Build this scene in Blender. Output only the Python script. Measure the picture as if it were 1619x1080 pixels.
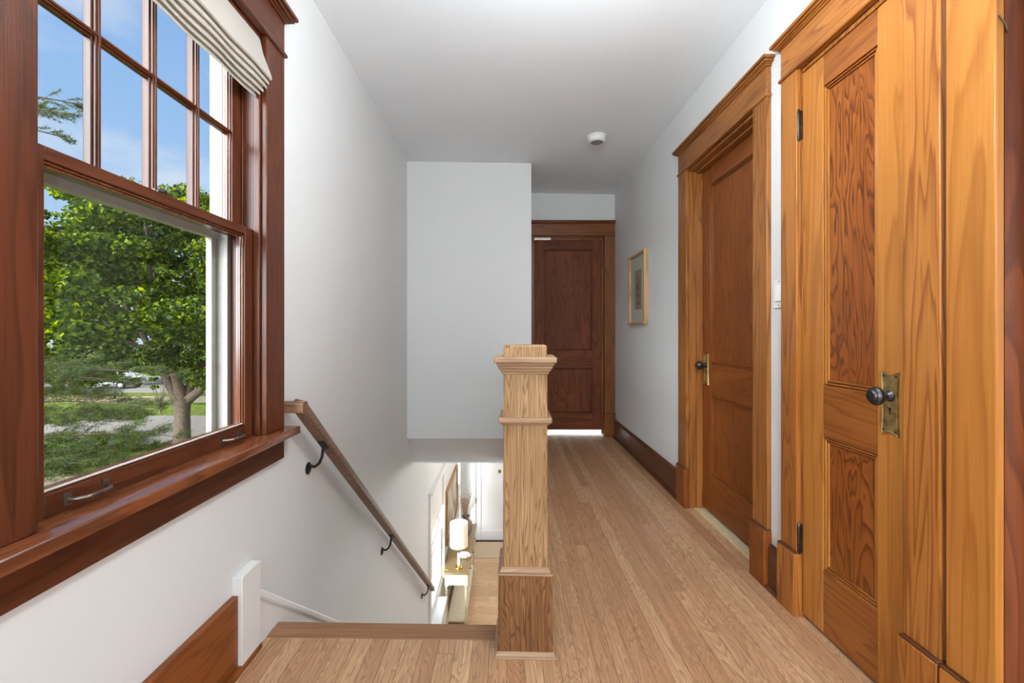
import bpy, bmesh, math, random
import numpy as np
from mathutils import Vector, Matrix
random.seed(7); rng = np.random.default_rng(7)
PI = math.pi
SC = bpy.context.scene
COL = SC.collection
for o in list(bpy.data.objects): bpy.data.objects.remove(o)

# ------------------------------------------------------------------ camera, world, sun, exposure
EYE = 1.068; F = 718.0
cam = bpy.data.objects.new('camera', bpy.data.cameras.new('camera')); COL.objects.link(cam)
cam.location = (0, 0, EYE); cam.rotation_euler = (PI/2, 0, 0)
cam.data.lens = F/1619*36; cam.data.sensor_width = 36
cam.data.shift_x = 8.5/1619; cam.data.shift_y = -14/1619
cam.data.clip_start = .02; cam.data.clip_end = 400
SC.camera = cam
SC.view_settings.view_transform = 'Standard'; SC.view_settings.look = 'None'
SC.view_settings.gamma = 1; SC.view_settings.exposure = .18
try: SC.view_settings.use_curve_mapping = False
except Exception: pass

def S(c):
    if isinstance(c, str): c = [int(c[i:i+2], 16) for i in (0, 2, 4)]
    return tuple(((v/255)/12.92 if v/255 <= .04045 else ((v/255+.055)/1.055)**2.4) for v in c) + (1,)

w = bpy.data.worlds.new('sky'); SC.world = w; w.use_nodes = True
nt = w.node_tree; nt.nodes.clear(); N = nt.nodes.new; L = nt.links.new
out = N('ShaderNodeOutputWorld'); bg = N('ShaderNodeBackground'); L(bg.outputs[0], out.inputs[0])
tc = N('ShaderNodeTexCoord'); sep = N('ShaderNodeSeparateXYZ'); L(tc.outputs['Generated'], sep.inputs[0])
cr = N('ShaderNodeValToRGB'); L(sep.outputs[2], cr.inputs[0])
cr.color_ramp.elements[0].position = 0; cr.color_ramp.elements[0].color = S((196, 216, 240))
cr.color_ramp.elements[1].position = .75; cr.color_ramp.elements[1].color = S((100, 148, 218))
e = cr.color_ramp.elements.new(.25); e.color = S((162, 199, 240))
mp = N('ShaderNodeMapping'); mp.inputs['Scale'].default_value = (1.2, 1.2, 3.4); L(tc.outputs['Generated'], mp.inputs[0])
no = N('ShaderNodeTexNoise'); no.inputs['Scale'].default_value = 2.6; no.inputs['Detail'].default_value = 7; no.inputs['Roughness'].default_value = .55
L(mp.outputs[0], no.inputs[0])
c2 = N('ShaderNodeValToRGB'); L(no.outputs[0], c2.inputs[0])
c2.color_ramp.elements[0].position = .46; c2.color_ramp.elements[0].color = (0, 0, 0, 1)
c2.color_ramp.elements[1].position = .72; c2.color_ramp.elements[1].color = (.75, .75, .75, 1)
mx = N('ShaderNodeMix'); mx.data_type = 'RGBA'; L(c2.outputs[0], mx.inputs[0]); L(cr.outputs[0], mx.inputs[6]); mx.inputs[7].default_value = S((236, 236, 240))
L(mx.outputs[2], bg.inputs[0]); bg.inputs[1].default_value = 1.0

def light(name, kind, loc, energy, color=(1, 1, 1), size=1, size_y=None, rot=(0, 0, 0), shape=None, angle=None):
    l = bpy.data.lights.new(name, kind); l.energy = energy; l.color = color
    if kind == 'AREA':
        l.size = size
        if shape: l.shape = shape
        elif size_y: l.shape = 'RECTANGLE'; l.size_y = size_y
    elif kind == 'SUN': l.angle = angle or .01
    else: l.shadow_soft_size = size
    o = bpy.data.objects.new(name, l); COL.objects.link(o); o.location = loc; o.rotation_euler = rot
    return o
# the sun stands beyond the street, high, and never shines in at the window
sun = light('sun', 'SUN', (0, 0, 20), 7.0, (1, .95, .86), angle=.012)
sun.rotation_euler = Vector((.30, .55, .78)).to_track_quat('Z', 'Y').to_euler()
# added soft second sun, boosting the sky light through the big window
sky = light('sky_fill_sun', 'SUN', (-3, -3, 20), 12.5, (.91, .96, 1), angle=math.radians(50))
sky.rotation_euler = Vector((-.50, -.78, .38)).to_track_quat('Z', 'Y').to_euler()
# added fill lights: at a back window, a side room and unseen ceiling lamps
light('back_window_fill', 'AREA', (.15, -2.32, 1.45), 34, (.87, .94, 1), 1.3, 1.5, (PI/2, 0, 0))
light('landing_fill', 'POINT', (.10, -.9, 2.12), 16, (.87, .94, 1), .14)
light('hall_fill', 'POINT', (.24, 1.1, 1.98), 27, (.87, .94, 1), .07)
light('hall_ceiling_fill', 'POINT', (.24, 1.1, 2.13), 34, (.87, .94, 1), .06)
light('side_room_fill', 'AREA', (2.6, .35, 1.35), 20, (.93, .97, 1), 1.1, 1.3, (0, PI/2, 0))
light('lower_stair_fill', 'POINT', (.55, 5.6, -.34), 32, (1, .96, .90), .14)
light('lower_entry_fill', 'POINT', (.40, 7.4, -.34), 25, (1, .97, .93), .14)
light('lower_hall_fill', 'POINT', (.95, 3.5, -.34), 19, (.96, .98, 1), .14)
light('bath_lamp_light', 'POINT', (.7, 5.6, 2.1), 60, (1, 1, 1), .1)

# ------------------------------------------------------------------ helpers
def tag(o, label=None, cat=None, group=None, kind=None):
    if label: o['label'] = label
    if cat: o['category'] = cat
    if group: o['group'] = group
    if kind: o['kind'] = kind
    return o
def empty(name, loc, label=None, cat=None, group=None, kind=None):
    o = bpy.data.objects.new(name, None); COL.objects.link(o); o.location = loc; o.empty_display_size = .1
    return tag(o, label, cat, group, kind)
def worldloc(o):
    v = Vector((0, 0, 0))
    while o: v += Vector(o.location); o = o.parent
    return v
class MB:
    def __init__(s, tf=None): s.v = []; s.f = []; s.tf = tf
    def add(s, vs, fs):
        n = len(s.v)
        if s.tf: vs = [s.tf(*p) for p in vs]
        s.v += [tuple(p) for p in vs]; s.f += [tuple(i+n for i in f) for f in fs]; return s
    def box(s, x0, x1, y0, y1, z0, z1):
        return s.add([(x0,y0,z0),(x1,y0,z0),(x1,y1,z0),(x0,y1,z0),(x0,y0,z1),(x1,y0,z1),(x1,y1,z1),(x0,y1,z1)],
                     [(0,3,2,1),(4,5,6,7),(0,1,5,4),(1,2,6,5),(2,3,7,6),(3,0,4,7)])
    def frustum(s, cx, cy, z0, z1, w0, w1, d0=None, d1=None):
        d0 = w0 if d0 is None else d0; d1 = w1 if d1 is None else d1
        a, b, c, d = w0/2, w1/2, d0/2, d1/2
        return s.add([(cx-a,cy-c,z0),(cx+a,cy-c,z0),(cx+a,cy+c,z0),(cx-a,cy+c,z0),(cx-b,cy-d,z1),(cx+b,cy-d,z1),(cx+b,cy+d,z1),(cx-b,cy+d,z1)],
                     [(0,3,2,1),(4,5,6,7),(0,1,5,4),(1,2,6,5),(2,3,7,6),(3,0,4,7)])
    def prism(s, pts, axis, a0, a1):
        """pts: polygon in the two other axes (in x<y<z order)"""
        def P(p, a):
            return {'x': (a, p[0], p[1]), 'y': (p[0], a, p[1]), 'z': (p[0], p[1], a)}[axis]
        n = len(pts)
        return s.add([P(p, a0) for p in pts]+[P(p, a1) for p in pts],
                     [tuple(range(n)), tuple(range(2*n-1, n-1, -1))]+[(i, (i+1) % n, n+(i+1) % n, n+i) for i in range(n)])
    def lathe(s, prof, c=(0,0,0), axis='z', n=28):
        """prof: (radius, height along axis)"""
        vs = []; fs = []
        for r, h in prof:
            for k in range(n):
                a = 2*PI*k/n; p = (r*math.cos(a), r*math.sin(a), h)
                if axis == 'x': p = (p[2], p[0], p[1])
                elif axis == 'y': p = (p[0], p[2], p[1])
                vs.append((p[0]+c[0], p[1]+c[1], p[2]+c[2]))
        m = len(prof)
        for i in range(m-1):
            for k in range(n):
                fs.append((i*n+k, i*n+(k+1) % n, (i+1)*n+(k+1) % n, (i+1)*n+k))
        if prof[0][0] > 1e-5: fs.append(tuple(range(n-1, -1, -1)))
        if prof[-1][0] > 1e-5: fs.append(tuple((m-1)*n+k for k in range(n)))
        return s.add(vs, fs)
    def tube(s, pts, r, n=10):
        pts = [Vector(p) for p in pts]; vs = []; fs = []
        R = r if isinstance(r, (list, tuple)) else [r]*len(pts)
        up = Vector((0, 0, 1))
        for i, p in enumerate(pts):
            t = (pts[min(i+1, len(pts)-1)]-pts[max(i-1, 0)]).normalized()
            a = t.cross(up)
            if a.length < .05: a = t.cross(Vector((1, 0, 0)))
            a.normalize(); b = t.cross(a)
            for k in range(n):
                q = 2*PI*k/n; vs.append(p+a*(R[i]*math.cos(q))+b*(R[i]*math.sin(q)))
        for i in range(len(pts)-1):
            for k in range(n): fs.append((i*n+k, i*n+(k+1) % n, (i+1)*n+(k+1) % n, (i+1)*n+k))
        fs.append(tuple(range(n-1, -1, -1))); fs.append(tuple((len(pts)-1)*n+k for k in range(n)))
        return s.add(vs, fs)
    def build(s, name, mat, parent=None, bevel=0, smooth=None, seg=2, label=None, weld=False):
        off = worldloc(parent) if parent else Vector((0, 0, 0))
        me = bpy.data.meshes.new(name)
        me.from_pydata([tuple(Vector(p)-off) for p in s.v], [], s.f)
        bm = bmesh.new(); bm.from_mesh(me)
        if weld: bmesh.ops.remove_doubles(bm, verts=bm.verts, dist=1e-5)
        bmesh.ops.recalc_face_normals(bm, faces=bm.faces)
        bm.to_mesh(me); bm.free()
        if smooth is not None:
            for p in me.polygons: p.use_smooth = True
            me.set_sharp_from_angle(angle=math.radians(smooth))
        me.materials.append(mat)
        o = bpy.data.objects.new(name, me); COL.objects.link(o)
        if parent: o.parent = parent
        if bevel:
            m = o.modifiers.new('bevel', 'BEVEL'); m.width = bevel; m.segments = seg; m.limit_method = 'ANGLE'; m.angle_limit = math.radians(35)
            for p in me.polygons: p.use_smooth = True
            me.set_sharp_from_angle(angle=math.radians(50))
        if label: o['label'] = label
        return o
def holes(u0, u1, z0, z1, hs, d0, d1, fn):
    """a wall slab with rectangular openings; fn(u, d, z) -> xyz"""
    us = sorted({u0, u1, *[h[0] for h in hs], *[h[1] for h in hs]}); zs = sorted({z0, z1, *[h[2] for h in hs], *[h[3] for h in hs]})
    us = [u for u in us if u0 <= u <= u1]; zs = [z for z in zs if z0 <= z <= z1]
    def solid(i, j):
        if i < 0 or j < 0 or i >= len(us)-1 or j >= len(zs)-1: return False
        a, b = (us[i]+us[i+1])/2, (zs[j]+zs[j+1])/2
        return not any(h[0] < a < h[1] and h[2] < b < h[3] for h in hs)
    m = MB(fn)
    for i in range(len(us)-1):
        for j in range(len(zs)-1):
            if not solid(i, j): continue
            a, b, c, d = us[i], us[i+1], zs[j], zs[j+1]
            m.add([(a,d0,c),(b,d0,c),(b,d0,d),(a,d0,d)], [(0,1,2,3)]); m.add([(a,d1,c),(b,d1,c),(b,d1,d),(a,d1,d)], [(3,2,1,0)])
            if not solid(i-1, j): m.add([(a,d0,c),(a,d1,c),(a,d1,d),(a,d0,d)], [(0,1,2,3)])
            if not solid(i+1, j): m.add([(b,d0,c),(b,d1,c),(b,d1,d),(b,d0,d)], [(0,1,2,3)])
            if not solid(i, j-1): m.add([(a,d0,c),(b,d0,c),(b,d1,c),(a,d1,c)], [(0,1,2,3)])
            if not solid(i, j+1): m.add([(a,d0,d),(b,d0,d),(b,d1,d),(a,d1,d)], [(0,1,2,3)])
    return m

# ------------------------------------------------------------------ materials
def newmat(name):
    m = bpy.data.materials.new(name); m.use_nodes = True; t = m.node_tree
    b = t.nodes['Principled BSDF']
    return m, t, b
def ramp(t, stops):
    r = t.nodes.new('ShaderNodeValToRGB'); el = r.color_ramp.elements
    el[0].position, el[0].color = stops[0][0], stops[0][1]
    el[1].position, el[1].color = stops[-1][0], stops[-1][1]
    for p, c in stops[1:-1]:
        e = el.new(p); e.color = c
    return r
def g(v): return (v, v, v, 1)
def mix(t, fac, a, b, mode='MIX'):
    m = t.nodes.new('ShaderNodeMix'); m.data_type = 'RGBA'; m.blend_type = mode
    for k, v in ((0, fac), (6, a), (7, b)):
        if isinstance(v, (int, float, tuple)): m.inputs[k].default_value = v
        else: t.links.new(v, m.inputs[k])
    return m.outputs[2]
def math_(t, op, a, b=None):
    m = t.nodes.new('ShaderNodeMath'); m.operation = op
    for k, v in ((0, a), (1, b)):
        if v is None: continue
        if isinstance(v, (int, float)): m.inputs[k].default_value = v
        else: t.links.new(v, m.inputs[k])
    return m.outputs[0]
def bump(t, b, h, strength=.2, dist=.002):
    n = t.nodes.new('ShaderNodeBump'); n.inputs['Strength'].default_value = strength; n.inputs['Distance'].default_value = dist
    t.links.new(h, n.inputs['Height']); t.links.new(n.outputs[0], b.inputs['Normal'])
def flat(name, c, rough=.5, metal=0, noise=.0, nscale=30, bumps=0, spec=.5):
    m, t, b = newmat(name); b.inputs['Roughness'].default_value = rough; b.inputs['Metallic'].default_value = metal
    b.inputs['Specular IOR Level'].default_value = spec
    tcn = t.nodes.new('ShaderNodeTexCoord'); n = t.nodes.new('ShaderNodeTexNoise'); n.inputs['Scale'].default_value = nscale; n.inputs['Detail'].default_value = 5
    t.links.new(tcn.outputs['Object'], n.inputs[0])
    col = S(c); lo = tuple(v*(1-noise) for v in col[:3])+(1,); hi = tuple(min(1, v*(1+noise)) for v in col[:3])+(1,)
    r = ramp(t, [(.3, lo), (.7, hi)]); t.links.new(n.outputs[0], r.inputs[0]); t.links.new(r.outputs[0], b.inputs['Base Color'])
    if bumps: bump(t, b, n.outputs[0], bumps)
    return m
_w = {}
def wood(kind, axis='z'):
    if (kind, axis) in _w: return _w[kind, axis]
    # dark, mid, light, rings, figure scale, stretch, roughness, contrast
    P = {'window': ((36,17,10), (80,39,22), (102,54,31), 16, 6.5, .08, .3, .48),
         'stool':  ((66,32,17), (110,58,32), (136,78,46), 18, 6.5, .07, .17, .65),
         'closet_stile': ((140,82,30), (170,106,42), (186,124,58), 11, 5.5, .08, .26, .6),
         'closet_panel': ((92,44,14), (134,72,26), (158,92,38), 26, 6.0, .22, .28, 1.0),
         'closet_casing': ((116,62,22), (162,98,40), (180,118,56), 18, 7.5, .05, .28, .8),
         'closet_rail': ((106,56,20), (138,78,32), (158,96,42), 15, 6.5, .10, .28, .7),
         'casing': ((104,58,24), (146,90,42), (170,110,54), 18, 7.5, .05, .3, .8),
         'door':   ((92,44,16), (126,66,24), (146,82,32), 18, 5.5, .12, .33, .6),
         'far':    ((64,29,13), (108,52,23), (130,68,31), 12, 5.5, .14, .6, .6),
         'farcasing': ((84,44,18), (120,68,28), (142,86,38), 13, 7.0, .06, .36, .7),
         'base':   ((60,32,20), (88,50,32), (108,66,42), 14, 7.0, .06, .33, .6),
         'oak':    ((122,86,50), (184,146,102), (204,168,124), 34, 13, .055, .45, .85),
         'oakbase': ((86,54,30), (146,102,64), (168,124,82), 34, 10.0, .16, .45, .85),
         'oaktrim': ((140,106,78), (172,138,106), (196,166,134), 12, 9.0, .07, .5, .55),
         'rail':   ((90,62,44), (124,90,66), (148,112,86), 14, 9.0, .05, .38, .7),
         'nosing': ((124,86,58), (152,110,78), (172,130,96), 16, 8.0, .07, .4, .6),
         'frame':  ((150,112,70), (190,150,100), (210,172,124), 10, 8.0, .1, .45, .6),
         'oldframe': ((112,78,44), (146,108,64), (170,132,84), 10, 8.0, .1, .45, .6)}[kind]
    m, t, b = newmat('wood_'+kind+'_'+axis)
    tcn = t.nodes.new('ShaderNodeTexCoord'); oi = t.nodes.new('ShaderNodeObjectInfo')
    off = t.nodes.new('ShaderNodeVectorMath'); off.operation = 'SCALE'; off.inputs[0].default_value = (31, 17, 23); t.links.new(oi.outputs['Random'], off.inputs['Scale'])
    ad = t.nodes.new('ShaderNodeVectorMath'); ad.operation = 'ADD'; t.links.new(tcn.outputs['Object'], ad.inputs[0]); t.links.new(off.outputs[0], ad.inputs[1])
    def mapped(sc, st):
        mpn = t.nodes.new('ShaderNodeMapping'); v = [sc]*3; v['xyz'.index(axis)] = sc*st
        mpn.inputs['Scale'].default_value = v; t.links.new(ad.outputs[0], mpn.inputs[0]); return mpn.outputs[0]
    def noise(vec, detail=2, rough=.5, dist=0):
        n = t.nodes.new('ShaderNodeTexNoise'); n.inputs['Scale'].default_value = 1; n.inputs['Detail'].default_value = detail
        n.inputs['Roughness'].default_value = rough; n.inputs['Distortion'].default_value = dist; t.links.new(vec, n.inputs[0]); return n.outputs[0]
    n1 = noise(mapped(P[4], P[5]), 3.2, .5, .35)
    ring = math_(t, 'FRACT', math_(t, 'MULTIPLY', n1, P[3]))
    rr = ramp(t, [(0, g(.05)), (.5, g(.25)), (.86, g(1)), (1, g(.05))]); t.links.new(ring, rr.inputs[0])
    fine = noise(mapped(170, .022), 3, .6)
    fr = ramp(t, [(.34, g(0)), (.66, g(1))]); t.links.new(fine, fr.inputs[0])
    patch = noise(mapped(3.2, .3), 3, .5)
    c_d, c_m, c_l = [S(x) for x in P[:3]]
    base = ramp(t, [(.32, c_m), (.68, c_l)]); t.links.new(patch, base.inputs[0])
    c = mix(t, math_(t, 'MULTIPLY', rr.outputs[0], P[7]), base.outputs[0], c_d)
    dk = tuple(v*.72 for v in c_d[:3])+(1,)
    c = mix(t, math_(t, 'MULTIPLY', math_(t, 'SUBTRACT', 1.0, fr.outputs[0]), .55 if 'oak' in kind or kind in ('rail', 'nosing') else .22), c, dk)
    t.links.new(c, b.inputs['Base Color'])
    b.inputs['Roughness'].default_value = P[6]; b.inputs['Specular IOR Level'].default_value = .75 if kind == 'stool' else .3
    bump(t, b, fr.outputs[0], .12, .001)
    _w[kind, axis] = m; return m
def planks(name, wid, length, c1, c2, cd, rough=.38, along='y', gap=.0011, gapc=(70,45,30), ringn=16):
    m, t, b = newmat(name)
    tcn = t.nodes.new('ShaderNodeTexCoord'); sp = t.nodes.new('ShaderNodeSeparateXYZ'); t.links.new(tcn.outputs['Object'], sp.inputs[0])
    cb = t.nodes.new('ShaderNodeCombineXYZ'); a, c = (1, 0) if along == 'y' else (0, 1)
    t.links.new(sp.outputs[a], cb.inputs[0]); t.links.new(sp.outputs[c], cb.inputs[1])
    # shift each row of boards by its own amount so that the ends do not line up
    row = math_(t, 'FLOOR', math_(t, 'DIVIDE', sp.outputs[c], wid))
    wn = t.nodes.new('ShaderNodeTexWhiteNoise'); wn.noise_dimensions = '1D'; t.links.new(row, wn.inputs['W'])
    sh = math_(t, 'ADD', sp.outputs[a], math_(t, 'MULTIPLY', wn.outputs[0], length)); t.links.new(sh, cb.inputs[0])
    br = t.nodes.new('ShaderNodeTexBrick'); br.offset = 0; br.inputs['Scale'].default_value = 1
    br.inputs['Brick Width'].default_value = length; br.inputs['Row Height'].default_value = wid; br.inputs['Mortar Size'].default_value = gap
    br.inputs['Mortar Smooth'].default_value = .1; br.inputs['Color1'].default_value = g(0); br.inputs['Color2'].default_value = g(1); br.inputs['Mortar'].default_value = g(.5)
    t.links.new(cb.outputs[0], br.inputs[0])
    col_i = math_(t, 'FLOOR', math_(t, 'DIVIDE', sh, length))
    w2 = t.nodes.new('ShaderNodeTexWhiteNoise'); w2.noise_dimensions = '2D'; c3 = t.nodes.new('ShaderNodeCombineXYZ')
    t.links.new(row, c3.inputs[0]); t.links.new(col_i, c3.inputs[1]); t.links.new(c3.outputs[0], w2.inputs['Vector'])
    rnd = w2.outputs[0]
    o1 = t.nodes.new('ShaderNodeVectorMath'); o1.operation = 'SCALE'; o1.inputs[0].default_value = (41, 23, 19); t.links.new(rnd, o1.inputs['Scale'])
    ad = t.nodes.new('ShaderNodeVectorMath'); ad.operation = 'ADD'; t.links.new(tcn.outputs['Object'], ad.inputs[0]); t.links.new(o1.outputs[0], ad.inputs[1])
    def noise(sc, st, detail, dist=0):
        mpn = t.nodes.new('ShaderNodeMapping'); v = [sc]*3; v[a] = sc*st; mpn.inputs['Scale'].default_value = v; t.links.new(ad.outputs[0], mpn.inputs[0])
        n = t.nodes.new('ShaderNodeTexNoise'); n.inputs['Scale'].default_value = 1; n.inputs['Detail'].default_value = detail; n.inputs['Distortion'].default_value = dist
        t.links.new(mpn.outputs[0], n.inputs[0]); return n.outputs[0]
    n1 = noise(11, .13, 3.0, .4)
    ring = math_(t, 'FRACT', math_(t, 'MULTIPLY', n1, ringn)); rr = ramp(t, [(0, g(0)), (.5, g(.45)), (.84, g(1)), (1, g(0))]); t.links.new(ring, rr.inputs[0])
    fine = noise(190, .02, 3); fr = ramp(t, [(.35, g(0)), (.65, g(1))]); t.links.new(fine, fr.inputs[0])
    base = ramp(t, [(0, S(c1)), (1, S(c2))]); t.links.new(rnd, base.inputs[0])
    c = mix(t, math_(t, 'MULTIPLY', rr.outputs[0], .62), base.outputs[0], S(cd))
    dk = tuple(v*.75 for v in S(cd)[:3])+(1,)
    c = mix(t, math_(t, 'MULTIPLY', math_(t, 'SUBTRACT', 1.0, fr.outputs[0]), .35), c, dk)
    c = mix(t, br.outputs['Fac'], c, S(gapc))
    t.links.new(c, b.inputs['Base Color']); b.inputs['Roughness'].default_value = rough; b.inputs['Specular IOR Level'].default_value = .4
    bump(t, b, math_(t, 'SUBTRACT', 1.0, br.outputs['Fac']), .35, .002)
    return m

M_wall = flat('wall_paint', (219, 220, 219), .55, noise=.012, nscale=3, bumps=.0)
M_ceil = flat('ceiling_paint', (238, 243, 246), .7, noise=.01, nscale=3)
M_white = flat('white_trim_paint', (226, 226, 224), .4, noise=.02, nscale=12)
M_ext = flat('exterior_white_paint', (156, 152, 143), .6, noise=.06, nscale=40)
M_floor = planks('oak_strip_floor', .057, 2.1, (182,136,100), (220,180,140), (138,98,68), gap=.0007, gapc=(88,58,38), ringn=26)
M_floor_low = planks('pale_plank_floor', .14, 1.6, (206,168,128), (224,190,152), (186,146,106), .4, 'x', ringn=8, gapc=(160,124,92))
M_black = flat('black_iron', (30, 29, 30), .45, .3)
M_iron = flat('aged_bronze', (74, 66, 58), .35, .9, noise=.4, nscale=60)
M_knob = flat('pewter_knob', (74, 72, 74), .36, .9, noise=.3, nscale=40)
M_brass = flat('aged_brass', (178, 158, 104), .32, .85, noise=.45, nscale=38)
M_steel = flat('worn_steel', (134, 122, 112), .3, .9, noise=.4, nscale=70)
M_dark = flat('dark_hole', (12, 10, 9), .8)
M_gold = flat('polished_gold', (206, 168, 84), .22, .95)
M_plastic = flat('white_plastic', (232, 232, 230), .35)
M_cloth = flat('shade_fabric', (196, 190, 180), .85, noise=.05, nscale=220, bumps=.15)
_t = M_cloth.node_tree; _b = _t.nodes['Principled BSDF']; _tr = _t.nodes.new('ShaderNodeBsdfTranslucent'); _tr.inputs[0].default_value = S((214, 206, 194))
_m = _t.nodes.new('ShaderNodeMixShader'); _m.inputs[0].default_value = .35; _t.links.new(_b.outputs[0], _m.inputs[1]); _t.links.new(_tr.outputs[0], _m.inputs[2]); _t.links.new(_m.outputs[0], _t.nodes['Material Output'].inputs[0])
def glass_mat():
    m, t, b = newmat('window_glass'); t.nodes.remove(b)
    o = t.nodes['Material Output']; a = t.nodes.new('ShaderNodeBsdfTransparent'); gl = t.nodes.new('ShaderNodeBsdfGlossy'); gl.inputs['Roughness'].default_value = .02
    mxn = t.nodes.new('ShaderNodeMixShader'); mxn.inputs[0].default_value = .035
    a.inputs[0].default_value = (.97, .985, .98, 1)
    t.links.new(a.outputs[0], mxn.inputs[1]); t.links.new(gl.outputs[0], mxn.inputs[2]); t.links.new(mxn.outputs[0], o.inputs[0]); return m
M_glass = glass_mat()
def emit(name, c, s):
    m, t, b = newmat(name); b.inputs['Base Color'].default_value = S(c); b.inputs['Emission Color'].default_value = S(c); b.inputs['Emission Strength'].default_value = s; return m
M_lampglass = emit('added_lamp_glass', (255, 248, 236), 2.0)
M_lampshade = emit('lit_linen_lampshade', (250, 234, 210), .16)

# ------------------------------------------------------------------ the setting
XL, XR = -.842, 1.11; YF, YW = 4.66, 3.84; ZL = -2.75; CH = 2.487; SL = .0145
def fz(x): return SL*(XR-x)            # the old floors and ceilings dip a little to the right
def cz(x): return CH+SL*(XR-x)
LW = lambda u, d, z: (XL+d, u, z)      # left wall: u along y, d into the room
RW = lambda u, d, z: (XR-d, u, z)
FW = lambda u, d, z: (u, YF-d, z)
def struct(o, label, cat): return tag(o, label, cat, kind='structure')

# floor with the stairwell left open
EX = .02; NY = 1.60
def slab(m, x0, x1, y0, y1, th=.075):
    m.add([(x0,y0,fz(x0)-th),(x1,y0,fz(x1)-th),(x1,y1,fz(x1)-th),(x0,y1,fz(x0)-th),(x0,y0,fz(x0)),(x1,y0,fz(x1)),(x1,y1,fz(x1)),(x0,y1,fz(x0))],
          [(0,3,2,1),(4,5,6,7),(0,1,5,4),(1,2,6,5),(2,3,7,6),(3,0,4,7)])
m = MB(); slab(m, XL-.1, EX, -2.4, NY); slab(m, EX, XR+.2, -2.4, YF)
struct(m.build('floor', M_floor), 'oak strip floor of the upstairs hall and landing', 'floor')
m = MB(); slab(m, .0, 1.5, YF, 6.6, .06)
struct(m.build('floor_bath', flat('white_tile', (232,232,224), .4)), 'white floor seen under the far brown door', 'floor')
m = MB(); x0, x1 = XL-.1, XR+.2
m.add([(x0,-2.4,cz(x0)),(x1,-2.4,cz(x1)),(x1,6.7,cz(x1)),(x0,6.7,cz(x0)),(x0,-2.4,cz(x0)+.15),(x1,-2.4,cz(x1)+.15),(x1,6.7,cz(x1)+.15),(x0,6.7,cz(x0)+.15)],
      [(0,3,2,1),(4,5,6,7),(0,1,5,4),(1,2,6,5),(2,3,7,6),(3,0,4,7)])
struct(m.build('ceiling', M_ceil), 'white plaster ceiling over the upstairs hall', 'ceiling')
WY0, WY1, WZ0, WZ1 = .785, 1.570, .69, 2.10
struct(holes(-2.4, 8.45, ZL-.1, 2.62, [(WY0,WY1,WZ0,WZ1), (4.98,6.02,ZL+.56,ZL+1.98), (7.66,8.10,ZL+.35,ZL+1.95)], 0, -.14, LW).build('wall_left', M_wall), 'white wall beside the stairs with the big window', 'wall')
D2 = (2.014, 2.760); D3 = (1.250, 1.708); D4 = (.230, 1.012); HD = 2.045
struct(holes(-2.4, 4.9, -.1, 2.62, [(q_[0]-.019,q_[1]+.019,-.05,HD+.029) for q_ in (D2, D3, D4)], 0, -.12, RW).build('wall_right', M_wall), 'white wall on the right holding the wooden doors', 'wall')
D1 = (.279, 1.000)
struct(holes(.1, XR+.12, -.1, 2.62, [(D1[0]-.019,D1[1]+.019,-.05,HD+.029)], 0, -.12, FW).build('wall_far', M_wall), 'white wall at the hall end around the dark brown door', 'wall')
# wall over the stairs, with its sloping bulkhead underneath
m = MB(); m.prism([(YW,.172),(4.085,-.092),(4.78,-.092),(4.78,2.6),(YW,2.6)], 'x', XL-.02, .209)
struct(m.build('wall_front', M_wall), 'white wall above the stairs with a sloping soffit below', 'wall')
# wall behind the camera with a window opening added for light
struct(holes(-1.0, 1.35, -.1, 2.62, [(-.55,.85,.65,2.2)], 0, -.14, lambda u, d, z: (u, -2.2+d, z)).build('wall_back', M_wall), 'white wall behind the viewer with an added window opening', 'wall')
m = MB()
for a in ((-.60,-.55,-2.23,-2.17,.6,2.25), (.85,.90,-2.23,-2.17,.6,2.25), (-.6,.9,-2.23,-2.17,.6,.65), (-.6,.9,-2.23,-2.17,2.2,2.25), (-.55,.85,-2.24,-2.2,1.40,1.44)): m.box(*a)
struct(m.build('added_back_window', M_white), 'added white framed window in the wall behind the viewer', 'window')
# bath room shell behind the far door
m = MB(); m.box(-.1,0,4.78,6.6,0,2.5); m.box(1.4,1.5,4.78,6.6,0,2.5); m.box(-.1,1.5,6.6,6.7,0,2.5)
struct(m.build('wall_bath', M_white), 'white walls of the room behind the far door', 'wall')
m = MB(); m.box(XR+.4,XR+.5,1.15,4.9,-.1,2.6); m.box(XR+.12,XR+1.8,1.10,1.15,-.1,2.6)
struct(m.build('wall_closet', M_wall), 'back wall of the closets behind the right doors', 'wall')

# side room beyond the open doorway at the right edge, with an unseen window opening added for light
m = MB(); m.box(XR+.12, XR+1.6, -2.4, 1.10, -.08, 0); struct(m.build('floor_side_room', M_floor), 'oak floor of the side room beyond the right edge', 'floor')
m = MB(); m.box(XR+.12, XR+1.6, -2.4, 1.10, 2.5, 2.6); struct(m.build('ceiling_side_room', M_ceil), 'white ceiling of the side room beyond the right edge', 'ceiling')
struct(holes(-2.4, 1.15, -.1, 2.6, [(0,1.1,.7,2.0)], 0, .1, lambda u, d, z: (2.48+d, u, z)).build('wall_side_room', M_wall), 'white wall of the side room with an added window opening', 'wall')
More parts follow.
